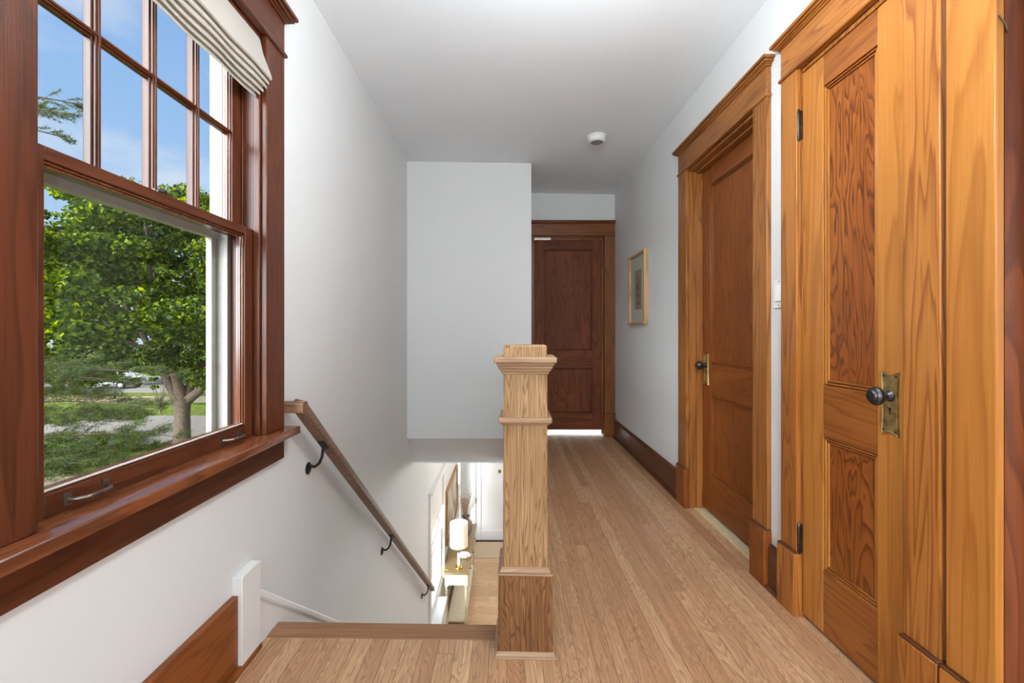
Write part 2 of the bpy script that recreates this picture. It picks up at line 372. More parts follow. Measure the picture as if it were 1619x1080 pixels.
# lower storey
m = MB(); m.box(XL-.1, 3.0, 1.5, 8.6, ZL-.08, ZL)
struct(m.build('floor_lower', M_floor_low), 'pale plank floor of the room downstairs', 'floor')
m = MB(); m.box(XL, 3.0, 4.085, 8.5, -.105, -.0925); m.box(.10, 3.0, 1.5, 4.085, -.105, -.0925)
struct(m.build('ceiling_lower', M_ceil), 'white ceiling of the room downstairs', 'ceiling')
m = MB(); m.box(.03, .12, 1.55, 2.2, ZL, -.06)
struct(m.build('wall_stair', M_wall), 'white wall closing the right side of the stairs', 'wall')
m = MB(); m.box(XL-.1, 3.0, 1.42, 1.52, ZL, -.06)
struct(m.build('wall_under_landing', M_wall), 'white wall under the landing', 'wall')
m = MB(); m.box(3.0, 3.1, 1.4, 8.6, ZL, -.05)
struct(m.build('wall_lower_right', M_wall), 'white wall on the right of the room downstairs', 'wall')
DF = (-.567, .345); YL = 8.307
struct(holes(XL-.1, 3.1, ZL-.05, -.05, [(DF[0],DF[1],ZL-.03,ZL+2.06)], 0, -.14, lambda u, d, z: (u, YL-d, z)).build('wall_lower_far', M_wall), 'white wall around the front door downstairs', 'wall')

# staircase
NR = 14; RI = (-ZL)/NR; GO = .25
st = empty('staircase', (-.4, NY, ZL), 'oak and white painted staircase going down from the landing', 'stairs', kind='structure')
for k in range(1, NR):
    z = -RI*k; y0 = NY+.0+GO*(k-1)
    MB().box(XL, .03, y0-.0, y0+GO+.03, z-.028, z).build('tread', wood('nosing', 'x'), st, bevel=.006)
for k in range(NR):
    z1 = -RI*k-.028 if k else -.06; y0 = NY+GO*k
    MB().box(XL, .03, y0-.012 if k else y0-.02, y0+.006 if k else y0, -RI*(k+1), z1).build('riser', M_white, st)
def skirt(x0, x1, top=0):
    q = lambda y: .204-.79*(y-1.50)
    mm = MB(); mm.prism([(1.47,q(1.47)),(4.95,q(4.95)),(4.95,ZL),(4.70,ZL),(1.47,-.15)], 'x', x0, x1); return mm
q = lambda y: .222-.79*(y-1.50)
skirt(XL, XL+.02).build('skirt_board', M_white, st)
MB().prism([(1.47,q(1.47)-.03),(4.95,q(4.95)-.03),(4.95,q(4.95)+.004),(1.47,q(1.47)+.004)], 'x', XL, XL+.030).build('skirt_cap', M_white, st, bevel=.008)
MB().box(XL, XL+.032, 1.392, 1.497, fz(XL), .318).build('skirt_block', M_white, st, bevel=.002)

# landing nosing and the edge of the hall floor
m = MB(); x0, x1 = XL+.02, -.02
m.add([(x0,1.548,fz(x0)-.03),(x1,1.548,fz(x1)-.03),(x1,1.635,fz(x1)-.03),(x0,1.635,fz(x0)-.03),(x0,1.548,fz(x0)+.0012),(x1,1.548,fz(x1)+.0012),(x1,1.635,fz(x1)+.0012),(x0,1.635,fz(x0)+.0012)],
      [(0,3,2,1),(4,5,6,7),(0,1,5,4),(1,2,6,5),(2,3,7,6),(3,0,4,7)])
struct(m.build('trim_1', wood('nosing', 'x'), bevel=.004), 'oak nosing board along the top stair edge', 'trim')
m = MB(); m.box(EX-.02, EX+.07, 1.70, YW, fz(EX)-.03, fz(EX)+.002)
struct(m.build('trim_2', wood('nosing', 'y'), bevel=.004), 'oak nosing board under the balustrade', 'trim')
m = MB(); m.box(EX-.004, EX+.012, 1.62, YW, -.2, fz(EX)-.03)
struct(m.build('trim_3', M_white), 'white fascia below the hall floor edge', 'trim')

# baseboards
def base_r(u0, u1, nm, fn=RW, lab='', wd='base', ax='y', zf=None):
    z = fz(XR) if zf is None else zf
    m = MB(fn); m.box(u0, u1, 0, .018, z, z+.165)
    m.add([(u0,0,z+.165),(u1,0,z+.165),(u1,.018,z+.165),(u0,.018,z+.165),(u0,0,z+.186),(u1,0,z+.186),(u1,.010,z+.184),(u0,.010,z+.184)],
          [(0,3,2,1),(4,5,6,7),(0,1,5,4),(1,2,6,5),(2,3,7,6),(3,0,4,7)])
    m.box(u0, u1, .018, .033, z, z+.016)
    struct(m.build(nm, wood(wd, ax), bevel=.003), lab, 'baseboard')
base_r(2.895, YF, 'baseboard_right', lab='dark brown baseboard running along the right wall to the far door')
base_r(1.810, 1.900, 'baseboard_right_short', lab='short piece of brown baseboard between the two near doors')
base_r(-2.2, .1, 'baseboard_right_near', lab='brown baseboard beside the viewer on the right wall')
m = MB(LW); zf = fz(XL)
m.box(-2.2, 1.392, 0, .020, zf, .262); m.box(-2.2, 1.50, .020, .036, zf, zf+.018)
struct(m.build('baseboard_left', wood('door', 'y'), bevel=.003), 'orange brown baseboard under the window, ending at the white block', 'baseboard')

# ------------------------------------------------------------------ doors
def lockset(tf, uc, dface, zc, parent, size=1.0, wdt=.060, hgt=.186, side=1):
    """escutcheon with concave ends, keyhole, screws and a turned knob"""
    h, w_ = hgt/2, wdt/2
    pts = []
    def arc(a, b, dep, ax):
        for i in range(9):
            s = i/8; x = a[0]+(b[0]-a[0])*s; z = a[1]+(b[1]-a[1])*s; k = dep*math.sin(PI*s)
            pts.append((x-(k if ax == 'x+' else -k if ax == 'x-' else 0), z-(k if ax == 'z+' else -k if ax == 'z-' else 0)))
    arc((-w_,-h), (w_,-h), .010, 'z-'); arc((w_,-h), (w_,h), .0035, 'x+'); arc((w_,h), (-w_,h), .010, 'z+'); arc((-w_,h), (-w_,-h), .0035, 'x-')
    p = MB(lambda a, b_, c: tf(uc+a, dface+b_, zc+c))
    n = len(pts); inner = [(x*.86, z*.95) for x, z in pts]
    vs = [(x,0,z) for x, z in pts]+[(x,.003,z) for x, z in pts]+[(x,.0055,z) for x, z in [(x*.95, z*.983) for x, z in pts]]+[(x,.003,z) for x, z in inner]
    fs = []
    for r in range(3):
        for i in range(n): fs.append((r*n+i, r*n+(i+1) % n, (r+1)*n+(i+1) % n, (r+1)*n+i))
    fs.append(tuple(3*n+i for i in range(n)))
    p.add(vs, fs)
    p.build('escutcheon', M_brass, parent, smooth=40)
    k = MB(lambda a, b_, c: tf(uc+b_, dface+c, zc+.022+a))   # lathe axis along d
    kp = [(.0165,.002),(.0165,.006),(.012,.010),(.0085,.014),(.0085,.024),(.014,.028),(.0235,.034),(.0272,.041),(.0268,.048),(.0228,.053),(.0222,.0545),(.0190,.0560),(.0182,.0585),(.0150,.0610),(.0060,.0600),(.0001,.0600)]
    k.lathe([(r*size, h_*1.0) for r, h_ in kp], n=32)
    k.build('knob', M_knob, parent, smooth=35)
    k = MB(lambda a, b_, c: tf(uc+b_, dface+c, zc+a))
    c0 = -.022
    k.lathe([(.0042,.0031),(.0042,.0036)], (c0+.006,0,0)); k.box(c0-.010, c0+.006, -.0018, .0018, .0031, .0036)
    k.build('keyhole', M_dark, parent)
    for sx in (-1, 1):
        for sz in (-1, 1):
            k = MB(lambda a, b_, c: tf(uc+b_, dface+c, zc+a)); k.lathe([(.0032,.002),(.0028,.0058),(.0001,.0062)], (sz*h*.84, sx*w_*.70, 0), n=10)
            k.build('screw', M_iron, parent)
def leaf(tf, u0, u1, df, th, parent, ms, mr, mp_, zb=.012, zt=2.040, st_=.110, stop=None):
    """two-panel leaf; df = depth of its face"""
    root = MB(tf); gap = .0
    root.box(u0, u0+st_, df-th, df, zb, zt); root.box(u1-st_, u1, df-th, df, zb, zt)
    L_ = root.build('leaf', ms, parent, bevel=.002)
    for nm, a, b_ in (('top_rail', 1.932, zt), ('lock_rail', .702, .884), ('bottom_rail', zb, .237)):
        MB(tf).box(u0+st_, u1-st_, df-th, df-.0008, a, b_).build(nm, mr, L_, bevel=.0015)
    for a, b_ in ((.884, 1.932), (.237, .702)):
        m = MB(tf); m.box(u0+st_-.002, u1-st_+.002, df-th+.008, df-.012, a-.002, b_+.002)
        m.build('panel', mp_, L_)
        f = MB(tf); f2 = MB(tf); i0, i1 = u0+st_, u1-st_
        for e, e2, d_ in ((.0, .0035, -.008), (.0035, .0095, -.0035), (.0095, .0125, -.0095), (.0125, .0185, -.0065)):
            f2.box(i0+e, i0+e2, df-.013, df+d_, a+e, b_-e); f2.box(i1-e2, i1-e, df-.013, df+d_, a+e, b_-e)
            f.box(i0+e, i1-e, df-.013, df+d_, a+e, a+e2); f.box(i0+e, i1-e, df-.013, df+d_, b_-e2, b_-e)
        f2.build('panel_molding', ms, L_, bevel=.0014)
        f.build('panel_molding', mr, L_, bevel=.0016)
    return L_
def surround(tf, u0, u1, parent, mk, ax, mj=None, mpl=None, zf=0, cl=.118, cr=.118, jd=.12, plh=.242, top=2.062, left=True, right=True, cap=None, capend=(1,1), headax='y', dtop=2.187):
    """flat casings on plinth blocks, head board with bead and crown, jamb lining; ax(axis)->material"""
    mv = mk('z'); mh = mk(headax)
    for on, a, b_ in ((left, u0-cl, u0), (right, u1, u1+cr)):
        if not on: continue
        MB(tf).box(a, b_, 0, .020, zf+plh, top).build('casing', mv, parent, bevel=.003)
        MB(tf).box(a-.004, b_+.002 if a < u0-.01 else b_+.004, 0, .034, zf, zf+plh-.006).build('plinth_block', mpl or mv, parent, bevel=.0035)
        MB(tf).box(a-.003, b_+.001 if a < u0-.01 else b_+.003, 0, .032, zf+plh-.007, zf+plh).build('plinth_dark_strip', wood('base', 'y'), parent, bevel=.0025)  # thin strip of darker wood along the plinth top
    a, b_ = u0-(cl if left else 0), u1+(cr if right else 0)
    MB(tf).box(a, b_, 0, .020, top+.008, dtop).build('head_casing', mh, parent, bevel=.002)
    e0, e1 = capend
    MB(tf).box(a-.008*e0, b_+.008*e1, 0, .028, top-.004, top+.010).build('head_bead', mh, parent, bevel=.005)
    c = MB(tf)
    for k, (z0, z1, o_) in enumerate(((dtop, dtop+.006, .007), (dtop+.006, dtop+.011, .013), (dtop+.011, dtop+.020, .021), (dtop+.020, dtop+.033, .030))):
        c.box(a-o_*e0, b_+o_*e1, 0, .020+o_, z0, z1)
    c.build('crown', mh, parent, bevel=.0022)
    j = MB(tf)
    j.box(u0-.02, u0, -jd, -.001, zf, top-.002); j.box(u1, u1+.02, -jd, -.001, zf, top-.002); j.box(u0-.02, u1+.02, -jd, -.001, HD, top-.002)
    j.build('jamb', mj or mv, parent, bevel=.002)
W = lambda k: (lambda ax: wood(k, ax))
# far door
d1 = empty('door_1', (.64, YF, 0), 'dark brown two-panel door at the far end of the hall', 'door', kind='structure')
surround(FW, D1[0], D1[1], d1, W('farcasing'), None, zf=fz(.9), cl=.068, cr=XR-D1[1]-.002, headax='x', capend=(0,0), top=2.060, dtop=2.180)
l1 = leaf(FW, D1[0]+.004, D1[1]-.004, -.045, .035, d1, wood('far'), wood('far', 'x'), wood('far'), zb=.062, zt=2.030, st_=.108)
MB(FW).box(.46, D1[1]-.001, -.085, -.081, 2.0, 2.044).build('head_strip', wood('farcasing', 'x'), d1)
MB(FW).box(D1[0], D1[0]+.010, -.045, -.030, .03, 2.045).box(D1[1]-.020, D1[1], -.044, -.026, .03, 2.045).box(.455, D1[1], -.044, -.028, 2.024, 2.046).build('door_stop', wood('farcasing'), d1, bevel=.002)
lockset(FW, D1[0]+.065, -.045, .86, l1)
# middle door on the right wall
d2 = empty('door_2', (XR, 2.4, 0), 'brown two-panel door set deep in the right wall, knob on its far side', 'door', kind='structure')
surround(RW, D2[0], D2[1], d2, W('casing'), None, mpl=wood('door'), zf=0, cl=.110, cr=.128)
l2 = leaf(RW, D2[0]+.003, D2[1]-.004, -.078, .036, d2, wood('door'), wood('door', 'y'), wood('door'), zb=.022)
MB(RW).box(D2[1]-.012, D2[1], -.078, -.040, 0, HD).box(D2[0], D2[0]+.012, -.078, -.04, 0, HD).box(D2[0], D2[1], -.078, -.04, HD-.012, HD).build('door_stop', wood('casing'), d2, bevel=.002)
lockset(RW, D2[1]-.062, -.078, .852, l2)
MB(RW).box(D2[0], D2[1], -.12, -.03, -.01, .006).build('threshold', flat('pale_oak', (206,188,150), .5, noise=.1), d2, bevel=.002)
# near closet door
d3 = empty('door_3', (XR, 1.48, 0), 'narrow honey-coloured closet door with knob, nearest on the right wall', 'door', kind='structure')
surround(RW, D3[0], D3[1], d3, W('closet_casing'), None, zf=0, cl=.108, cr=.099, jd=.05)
l3 = leaf(RW, D3[0]+.002, D3[1]-.004, -.001, .036, d3, wood('closet_stile'), wood('closet_rail', 'y'), wood('closet_panel'), zb=.014, st_=.109)
lockset(RW, 1.3125, -.001, .863, l3)
for zc_ in (1.848, .296):
    hg = MB(RW); hg.lathe([(.0001,-.062),(.004,-.060),(.0052,-.055),(.0065,-.053),(.0065,-.018),(.0058,-.0175),(.0065,-.017),(.0065,.017),(.0058,.0175),(.0065,.018),(.0065,.053),(.0052,.055),(.004,.060),(.0001,.062)], (D3[1]+.001, .0115, zc_), n=14)
    hg.box(D3[1]-.006, D3[1]+.0015, -.001, .010, zc_-.052, zc_+.052)
    hg.build('hinge', M_iron, d3, smooth=35)
# next doorway, only its far casing and jamb in view
d4 = empty('door_4', (XR, .6, 0), 'honey-coloured door frame at the right edge, next to the closet', 'door', kind='structure')
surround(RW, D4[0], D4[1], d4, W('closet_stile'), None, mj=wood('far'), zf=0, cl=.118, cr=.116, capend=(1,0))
MB(RW).box(D4[1]-.012, D4[1], -.085, -.045, 0, HD).build('door_stop', wood('door'), d4, bevel=.002)
MB(RW).tube([(D4[1]-.001,.014,1.775),(D4[1]-.004,.004,1.755),(D4[1]-.004,-.004,1.735)], .0016, 8).build('hook', M_iron, d4)

# front door downstairs
LFW = lambda u, d, z: (u, YL-d, z)
d5 = empty('door_5', ((DF[0]+DF[1])/2, YL, ZL), 'white panelled front door downstairs', 'door', kind='structure')
m = MB(LFW); z0 = ZL+.02
m.box(DF[0]+.006, DF[0]+.10, -.05, -.004, z0, ZL+2.04); m.box(DF[1]-.10, DF[1]-.006, -.05, -.004, z0, ZL+2.04)
m.box(DF[0]+.1, DF[1]-.1, -.05, -.004, z0, ZL+.20); m.box(DF[0]+.1, DF[1]-.1, -.05, -.004, ZL+1.9, ZL+2.04); m.box(DF[0]+.1, DF[1]-.1, -.046, -.016, ZL+.2, ZL+1.9)
lf = m.build('leaf', flat('door_white', (236,236,238), .4), d5, bevel=.005)
MB(LFW).lathe([(.0001,.022),(.012,.02),(.026,.012),(.034,.0),(.036,-.004)], (0,0,0)).build('tmp', M_brass) if False else None
m = MB(lambda a, b_, c: (-.127+a*.75, YL+.004-c, ZL+1.285+b_*1.15)); m.lathe([(.036,0),(.033,.008),(.020,.016),(.0001,.020)]); m.build('knocker', M_brass, lf, smooth=40)
m = MB(LFW)
for a, b_ in ((DF[0]-.10, DF[0]), (DF[1], DF[1]+.10)): m.box(a, b_, 0, .02, ZL, ZL+2.06)
m.box(DF[0]-.1, DF[1]+.1, 0, .022, ZL+2.06, ZL+2.2); m.build('casing', M_white, d5, bevel=.003)
MB(LFW).box(DF[0], DF[1], -.1, .02, ZL, ZL+.018).build('threshold', flat('dark_threshold', (70,66,62), .5), d5)
for zc_ in (.28, .75): MB(LFW).lathe([(.008,-.05),(.008,.05)], (DF[0]+.003, .004, ZL+zc_)).build('hinge', M_iron, d5)

# ------------------------------------------------------------------ the big window
wn = empty('window_1', (XL, 1.18, .69), 'brown double-hung wooden window with small panes above one large pane', 'window', kind='structure')
y0, y1 = .798, 1.557
wz = wood('window', 'z'); wy = wood('window', 'y'); sy = wood('stool', 'y')
MB(LW).box(y1, 1.682, 0, .020, .717, 2.090).build('casing', wz, wn, bevel=.003)
MB(LW).box(.674, y0, 0, .020, .717, 2.090).build('casing', wz, wn, bevel=.003)
MB(LW).box(.674, 1.682, 0, .020, 2.096, 2.214).build('head_casing', wy, wn, bevel=.002)
MB(LW).box(.664, 1.692, 0, .029, 2.086, 2.100).build('head_bead', wy, wn, bevel=.005)
c = MB(LW)
for z0_, z1_, o_ in ((2.214,2.220,.008), (2.220,2.227,.016), (2.227,2.238,.026), (2.238,2.252,.036)): c.box(.674-o_, 1.682+o_, 0, .020+o_, z0_, z1_)
c.build('crown', wy, wn, bevel=.0022)
# stool, rounded nose, runs in under the sash
m = MB(LW); m.prism([(0,0)], 'x', 0, 0) if False else None
prof = [(-.028,.690),(.064,.690),(.065,.691),(.065,.714),(.062,.717),(-.028,.717)]
mm = MB(); mm.prism([(XL+d, z) for d, z in prof], 'y', .645, 1.711); mm.build('stool', sy, wn, bevel=.001)
MB(LW).box(.674, 1.682, 0, .019, .605, .692).build('apron', wy, wn, bevel=.003)
# jamb lining with inner stops, parting bead
j = MB(LW); D = -.135
j.box(WY0-.02, y0, D, -.001, .69, 2.1); j.box(y1, WY1+.02, D, -.001, .69, 2.1); j.box(y0, y1, D, -.001, 2.083, 2.13)
j.build('jamb', wz, wn)
s = MB(LW)
for a, b_ in ((y0, y0+.010), (y1-.010, y1)):
    s.box(a, b_, -.022, .0, .717, 2.083)
for a, b_ in ((y0, y0+.006), (y1-.006, y1)): s.box(a, b_, -.064, -.060, .717, 2.083)
s.box(y0, y1, -.022, 0, 2.072, 2.083)
s.build('stop', wz, wn, bevel=.003)
MB(LW).box(y0+.002, y1-.002, -.24, -.024, .655, .700).build('sill', M_ext, wn)
def sash(name, a0, a1, dz0, dz1, d0, d1, stw, btm, topr, grid=None):
    """d0 = room side depth, d1 = outer depth (negative numbers)"""
    S_ = MB(LW)
    S_.box(a0, a0+stw, d1, d0, dz0, dz1); S_.box(a1-stw, a1, d1, d0, dz0, dz1)
    o = S_.build(name, wz, wn, bevel=.0015)
    R_ = MB(LW); R_.box(a0+stw, a1-stw, d1, d0, dz0, dz0+btm); R_.box(a0+stw, a1-stw, d1, d0, dz1-topr, dz1)
    R_.build('sash_rail', wy, o, bevel=.0015)
    g0, g1, h0, h1 = a0+stw, a1-stw, dz0+btm, dz1-topr; mid = (d0+d1)/2
    f = MB(LW)
    for k, (e, dd) in enumerate(((.0, .006), (.005, .011))):
        for dA, dB in ((mid, d0-dd), (d1+dd, mid)):
            e2 = e+.005
            for bx in ((g0+e, g0+e2, h0+e, h1-e), (g1-e2, g1-e, h0+e, h1-e), (g0+e, g1-e, h0+e, h0+e2), (g0+e, g1-e, h1-e2, h1-e)): f.box(bx[0], bx[1], dA, dB, bx[2], bx[3])
    f.build('sash_molding', wood('stool', 'z'), o, bevel=.0012)
    if grid:
        nx, nz = grid; mu = MB(LW); mh_ = MB(LW)
        for k in range(1, nx):
            c_ = g0+(g1-g0)*k/nx
            for hw, dd in ((.0105, .011), (.0065, .004), (.0030, .0)): mu.box(c_-hw, c_+hw, d1+dd, d0-dd, h0, h1)
        for k in range(1, nz):
            c_ = h0+(h1-h0)*k/nz
            for hw, dd in ((.0100, .012), (.0060, .005), (.0028, .001)): mh_.box(g0, g1, d1+dd, d0-dd, c_-hw, c_+hw)
        mu.build('muntin_upright', wz, o, bevel=.0012); mh_.build('muntin_bar', wy, o, bevel=.0012)
    MB(LW).box(g0-.004, g1+.004, mid-.0015, mid+.0015, h0-.004, h1+.004).build('pane', M_glass, o)
    return o
up = sash('upper_sash', y0+.001, y1-.001, 1.395, 2.080, -.066, -.102, .052, .030, .042, (4, 2))
lo = sash('lower_sash', y0+.001, y1-.001, .7175, 1.419, -.024, -.058, .052, .045, .026)
MB(LW).box(y0+.053, y1-.053, -.052, -.030, .7625, .770).build('glazing_bead', flat('pale_glazing_bead', (206,200,192), .35), lo, bevel=.002)
# exterior blind stop and white storm frame
e_ = MB(LW); e_.box(y1-.018, y1+.04, -.165, -.104, .70, 2.1); e_.box(y0-.04, y0+.018, -.165, -.104, .70, 2.1)
e_.box(y0, y1, -.160, -.135, 1.385, 1.425); e_.box(y0, y1, -.165, -.13, 2.05, 2.1); e_.box(y1-.045, y1-.018, -.160, -.140, .70, 1.40); e_.box(y0+.018, y0+.045, -.160, -.14, .70, 1.40)
e_.build('storm_frame', M_ext, wn, bevel=.002)
def lift(yc, w_=.086):
    h = MB(LW)
    for s_ in (-1, 1):
        h.box(yc+s_*w_/2-.0085, yc+s_*w_/2+.0085, -.024, -.0215, .728, .754)
    pts = []
    for i in range(13):
        t_ = i/12; a = (t_-.5)*2; pts.append((yc+a*(w_/2), -.022+.026*(1-abs(a)**5), .739+.0*t_))
    h.tube([(p[0], p[1], p[2]) for p in pts], .0042, 10)
    for s_ in (-1, 1):
        h.lathe([(.0022,.0),(.0001,.001)], (yc+s_*w_/2, -.0205, .750), 'x', 8) if False else None
    h.build('sash_lift', M_steel, lo, smooth=40)
lift(.937); lift(1.425)
k = MB(LW); k.box(1.135, 1.185, -.050, -.028, 1.419, 1.425); k.lathe([(.012,1.425),(.012,1.431),(.004,1.435),(.0001,1.436)], (1.16,-.040,0)); k.box(1.145, 1.19, -.052, -.044, 1.426, 1.433)
k.build('sash_lock', M_iron, lo, bevel=.001)

# roman shade bunched up inside the window head
def fold_profile():
    P_ = [(-.003,2.082),(.002,2.06),(.011,2.02),(.026,1.975),(.040,1.945),(.0425,1.932),(.038,1.929),(.030,1.940),(.022,1.958)]
    tips = [(.031,1.915),(.023,1.900),(.011,1.888),(-.001,1.878),(-.013,1.870)]
    for i, (a, b_) in enumerate(tips):
        P_ += [(a-.004, b_+.018), (a, b_+.009), (a+.001, b_+.003), (a-.002, b_), (a-.005, b_+.003), (a-.0055, b_+.008)]
    P_ += [(-.022,1.90),(-.021,1.98),(-.023,2.082)]
    return P_
sh = empty('roman_shade', (XL, 1.18, 2.08), 'off-white pleated fabric shade bunched at the top of the big window', 'window shade')
P_ = fold_profile(); m = MB(LW); ny = 26; vs = []
for i in range(ny+1):
    y = y0+.006+(y1-y0-.012)*i/ny
    for k_, (d, z) in enumerate(P_):
        wob = .0014*math.sin(i*.8+z*60)
        vs.append((y, d+(wob if 2 < k_ < len(P_)-3 else 0), z+(.6*wob if k_ > 4 and k_ < len(P_)-3 else 0)))
n = len(P_); fs = [(i*n+k_, i*n+(k_+1) % n, (i+1)*n+(k_+1) % n, (i+1)*n+k_) for i in range(ny) for k_ in range(n)]
fs += [tuple(range(n-1, -1, -1)), tuple(ny*n+k_ for k_ in range(n))]
m.add(vs, fs); m.build('fabric', M_cloth, sh, smooth=60)
MB(LW).box(y0+.011, y1-.011, -.0215, -.008, 2.060, 2.081).build('headrail', M_plastic, sh)

# ------------------------------------------------------------------ newel post and balustrade
NX, NYc = .0635, 1.5620
nf = fz(NX)
nw = empty('newel_post', (NX, NYc, nf), 'square light oak newel post with stepped cap standing at the stair head', 'newel post')
nw.rotation_euler.z = 0
R = math.radians(-1.75)
def rt(x, y, z):
    a, b_ = x-NX, y-NYc
    return (NX+a*math.cos(R)-b_*math.sin(R), NYc+a*math.sin(R)+b_*math.cos(R), z)
ob = wood('oakbase'); ok = wood('oak'); ot = wood('oaktrim', 'x')
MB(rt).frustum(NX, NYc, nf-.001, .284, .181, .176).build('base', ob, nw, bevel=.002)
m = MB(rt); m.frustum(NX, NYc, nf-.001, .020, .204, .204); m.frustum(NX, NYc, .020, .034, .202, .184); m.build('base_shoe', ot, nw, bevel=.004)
m = MB(rt); m.frustum(NX, NYc, .276, .284, .180, .180); m.frustum(NX, NYc, .284, .300, .174, .152); m.build('base_cap', ot, nw, bevel=.003)
MB(rt).frustum(NX, NYc, .290, .975, .1465, .1445).build('shaft', ok, nw, bevel=.0025)
m = MB(rt); m.frustum(NX, NYc, .764, .772, .152, .168); m.frustum(NX, NYc, .772, .790, .1745, .1745); m.build('collar', ot, nw, bevel=.005)
m = MB(rt)
for z0_, z1_, a, b_ in ((.930,.938,.150,.156), (.938,.950,.158,.172), (.950,.959,.176,.180), (.959,.970,.184,.192), (.970,.988,.204,.204)): m.frustum(NX, NYc, z0_, z1_, a, b_)
m.build('cap', ot, nw, bevel=.003)
m = MB(rt); m.frustum(NX, NYc, .980, 1.026, .1425, .1425); m.build('top_block', ok, nw, bevel=.004)

bl = empty('balustrade', (.1, 2.7, fz(.1)), 'oak balustrade with square balusters between the newel post and the wall', 'balustrade')
bx_ = lambda y: .070+(y-1.64)*(.118-.070)/(YW-1.64)
m = MB(); a0, a1 = 1.652, YW
def bar(mm, ya, yb, hw, za, zb_):
    xa, xb = bx_(ya), bx_(yb)
    mm.add([(xa-hw,ya,za),(xa+hw,ya,za),(xb+hw,yb,za),(xb-hw,yb,za),(xa-hw,ya,zb_),(xa+hw,ya,zb_),(xb+hw,yb,zb_),(xb-hw,yb,zb_)], [(0,3,2,1),(4,5,6,7),(0,1,5,4),(1,2,6,5),(2,3,7,6),(3,0,4,7)])
bar(m, a0, a1, .030, .855, .885); bar(m, a0, a1, .022, .835, .856); m.build('top_rail', wood('rail', 'y'), bl, bevel=.005)
m = MB(); bar(m, a0+.03, a1, .032, fz(.1), .045); m.build('bottom_rail', wood('rail', 'y'), bl, bevel=.004)
k = 0; y = 1.76
while y < YW-.04:
    MB().box(bx_(y)-.016, bx_(y)+.016, y-.016, y+.016, .044, .836).build('baluster', ok, bl, bevel=.002); y += .098

# wall handrail on iron brackets
hr = empty('wall_handrail', (-.775, 1.75, .78), 'brown oak handrail sloping down the left wall on three black brackets', 'handrail')
HS = -.79; xh = -.777; hw = .0225; ys, ye = 1.705, 4.77
rz = lambda y: .778+HS*(y-1.722)
m = MB()
prof = [(-.0225,-.017),(.0225,-.017),(.0225,.014),(.016,.024),(-.016,.024),(-.0225,.014)]
cs, sn = math.cos(math.atan(HS)), math.sin(math.atan(HS))
vs = []
for y, mit in ((ys+.008, 0), (ye, 1)):
    for a, b_ in prof:
        if mit: vs.append((xh+a, y-b_*sn, rz(y)+b_*cs))
        else: vs.append((xh+a, y+a*.9*.5, rz(y+a*.45)+b_/cs))
n = 6; m.add(vs, [tuple(range(5,-1,-1)), tuple(range(6,12))]+[(i,(i+1)%n,n+(i+1)%n,n+i) for i in range(n)])
m.build('rail', wood('rail', 'y'), hr, bevel=.003)
m = MB(); zc_ = .787
pr2 = [(ys-.022,zc_-.018),(ys+.022,zc_-.018),(ys+.022,zc_+.015),(ys+.015,zc_+.023),(ys-.015,zc_+.023),(ys-.022,zc_+.015)]
m.prism(pr2, 'x', XL+.001, xh+.0225); m.build('wall_return', wood('rail', 'x'), hr, bevel=.003)
def bracket(y):
    b_ = empty  # noqa
    z = rz(y); zp = z-.125
    m = MB(lambda a, b2, c: (XL+c, y+a, zp+b2)); m.lathe([(.026,0),(.026,.003),(.018,.008),(.0001,.010)], n=24)
    m2 = [(y, XL+.008, zp+.008)]
    pts = [(XL+.006, y, zp+.012), (XL+.028, y, zp+.006), (XL+.048, y, zp+.022), (XL+.060, y, zp+.050), (xh, y, z-.028)]
    m3 = MB(); m3.v = list(m.v); m3.f = list(m.f)
    m3.tube(pts, .0062, 10)
    cc = Vector((xh, y, z-.026)); m3.add([(xh+sx*.013, y+sy_*.024, z+HS*sy_*.024-.030+dz) for dz in (0,.012) for sx, sy_ in ((-1,-1),(1,-1),(1,1),(-1,1))], [(0,3,2,1),(4,5,6,7),(0,1,5,4),(1,2,6,5),(2,3,7,6),(3,0,4,7)])
    m3.build('bracket', M_black, hr, smooth=40)
for yb in (1.925, 3.06, 4.50): bracket(yb)

# ------------------------------------------------------------------ small things upstairs
sd = empty('smoke_detector', (.655, 3.30, cz(.655)), 'round white smoke detector on the ceiling', 'smoke detector')
zc_ = cz(.655)
MB().lathe([(.070,0),(.070,-.008),(.066,-.012)], (.655,3.3,zc_), n=40).build('base', M_plastic, sd, smooth=35)
MB().lathe([(.062,-.012),(.064,-.030),(.058,-.040),(.050,-.044),(.0001,-.045)], (.655,3.3,zc_), n=40).build('cover', M_plastic, sd, smooth=35)
m = MB()
for k in range(3): m.lathe([(.020+k*.010,-.0452+.0004*k),(.022+k*.010,-.0462+.0006*k),(.024+k*.010,-.0448+.0002*k)], (.655,3.3,zc_), n=32)
m.build('grille', flat('grey_slots', (150,150,150), .5), sd)

ls = empty('light_switch', (XR, 1.845, 1.228), 'white rocker light switch between the two near doors', 'light switch')
MB(RW).box(1.810, 1.882, 0, .005, 1.168, 1.288).build('plate', M_plastic, ls, bevel=.002)
MB(RW).box(1.829, 1.863, .004, .009, 1.195, 1.262).build('rocker', flat('rocker_white', (242,242,240), .3), ls, bevel=.002)
m = MB(lambda a, b_, c: (XR-c, 1.846+a, 1.228+b_)); m.lathe([(.003,.005),(.0001,.0062)], (0,.048,0), n=10); m.build('screw', M_iron, ls)
m = MB(lambda a, b_, c: (XR-c, 1.846+a, 1.228+b_)); m.lathe([(.003,.005),(.0001,.0062)], (0,-.048,0), n=10); m.build('screw', M_iron, ls)

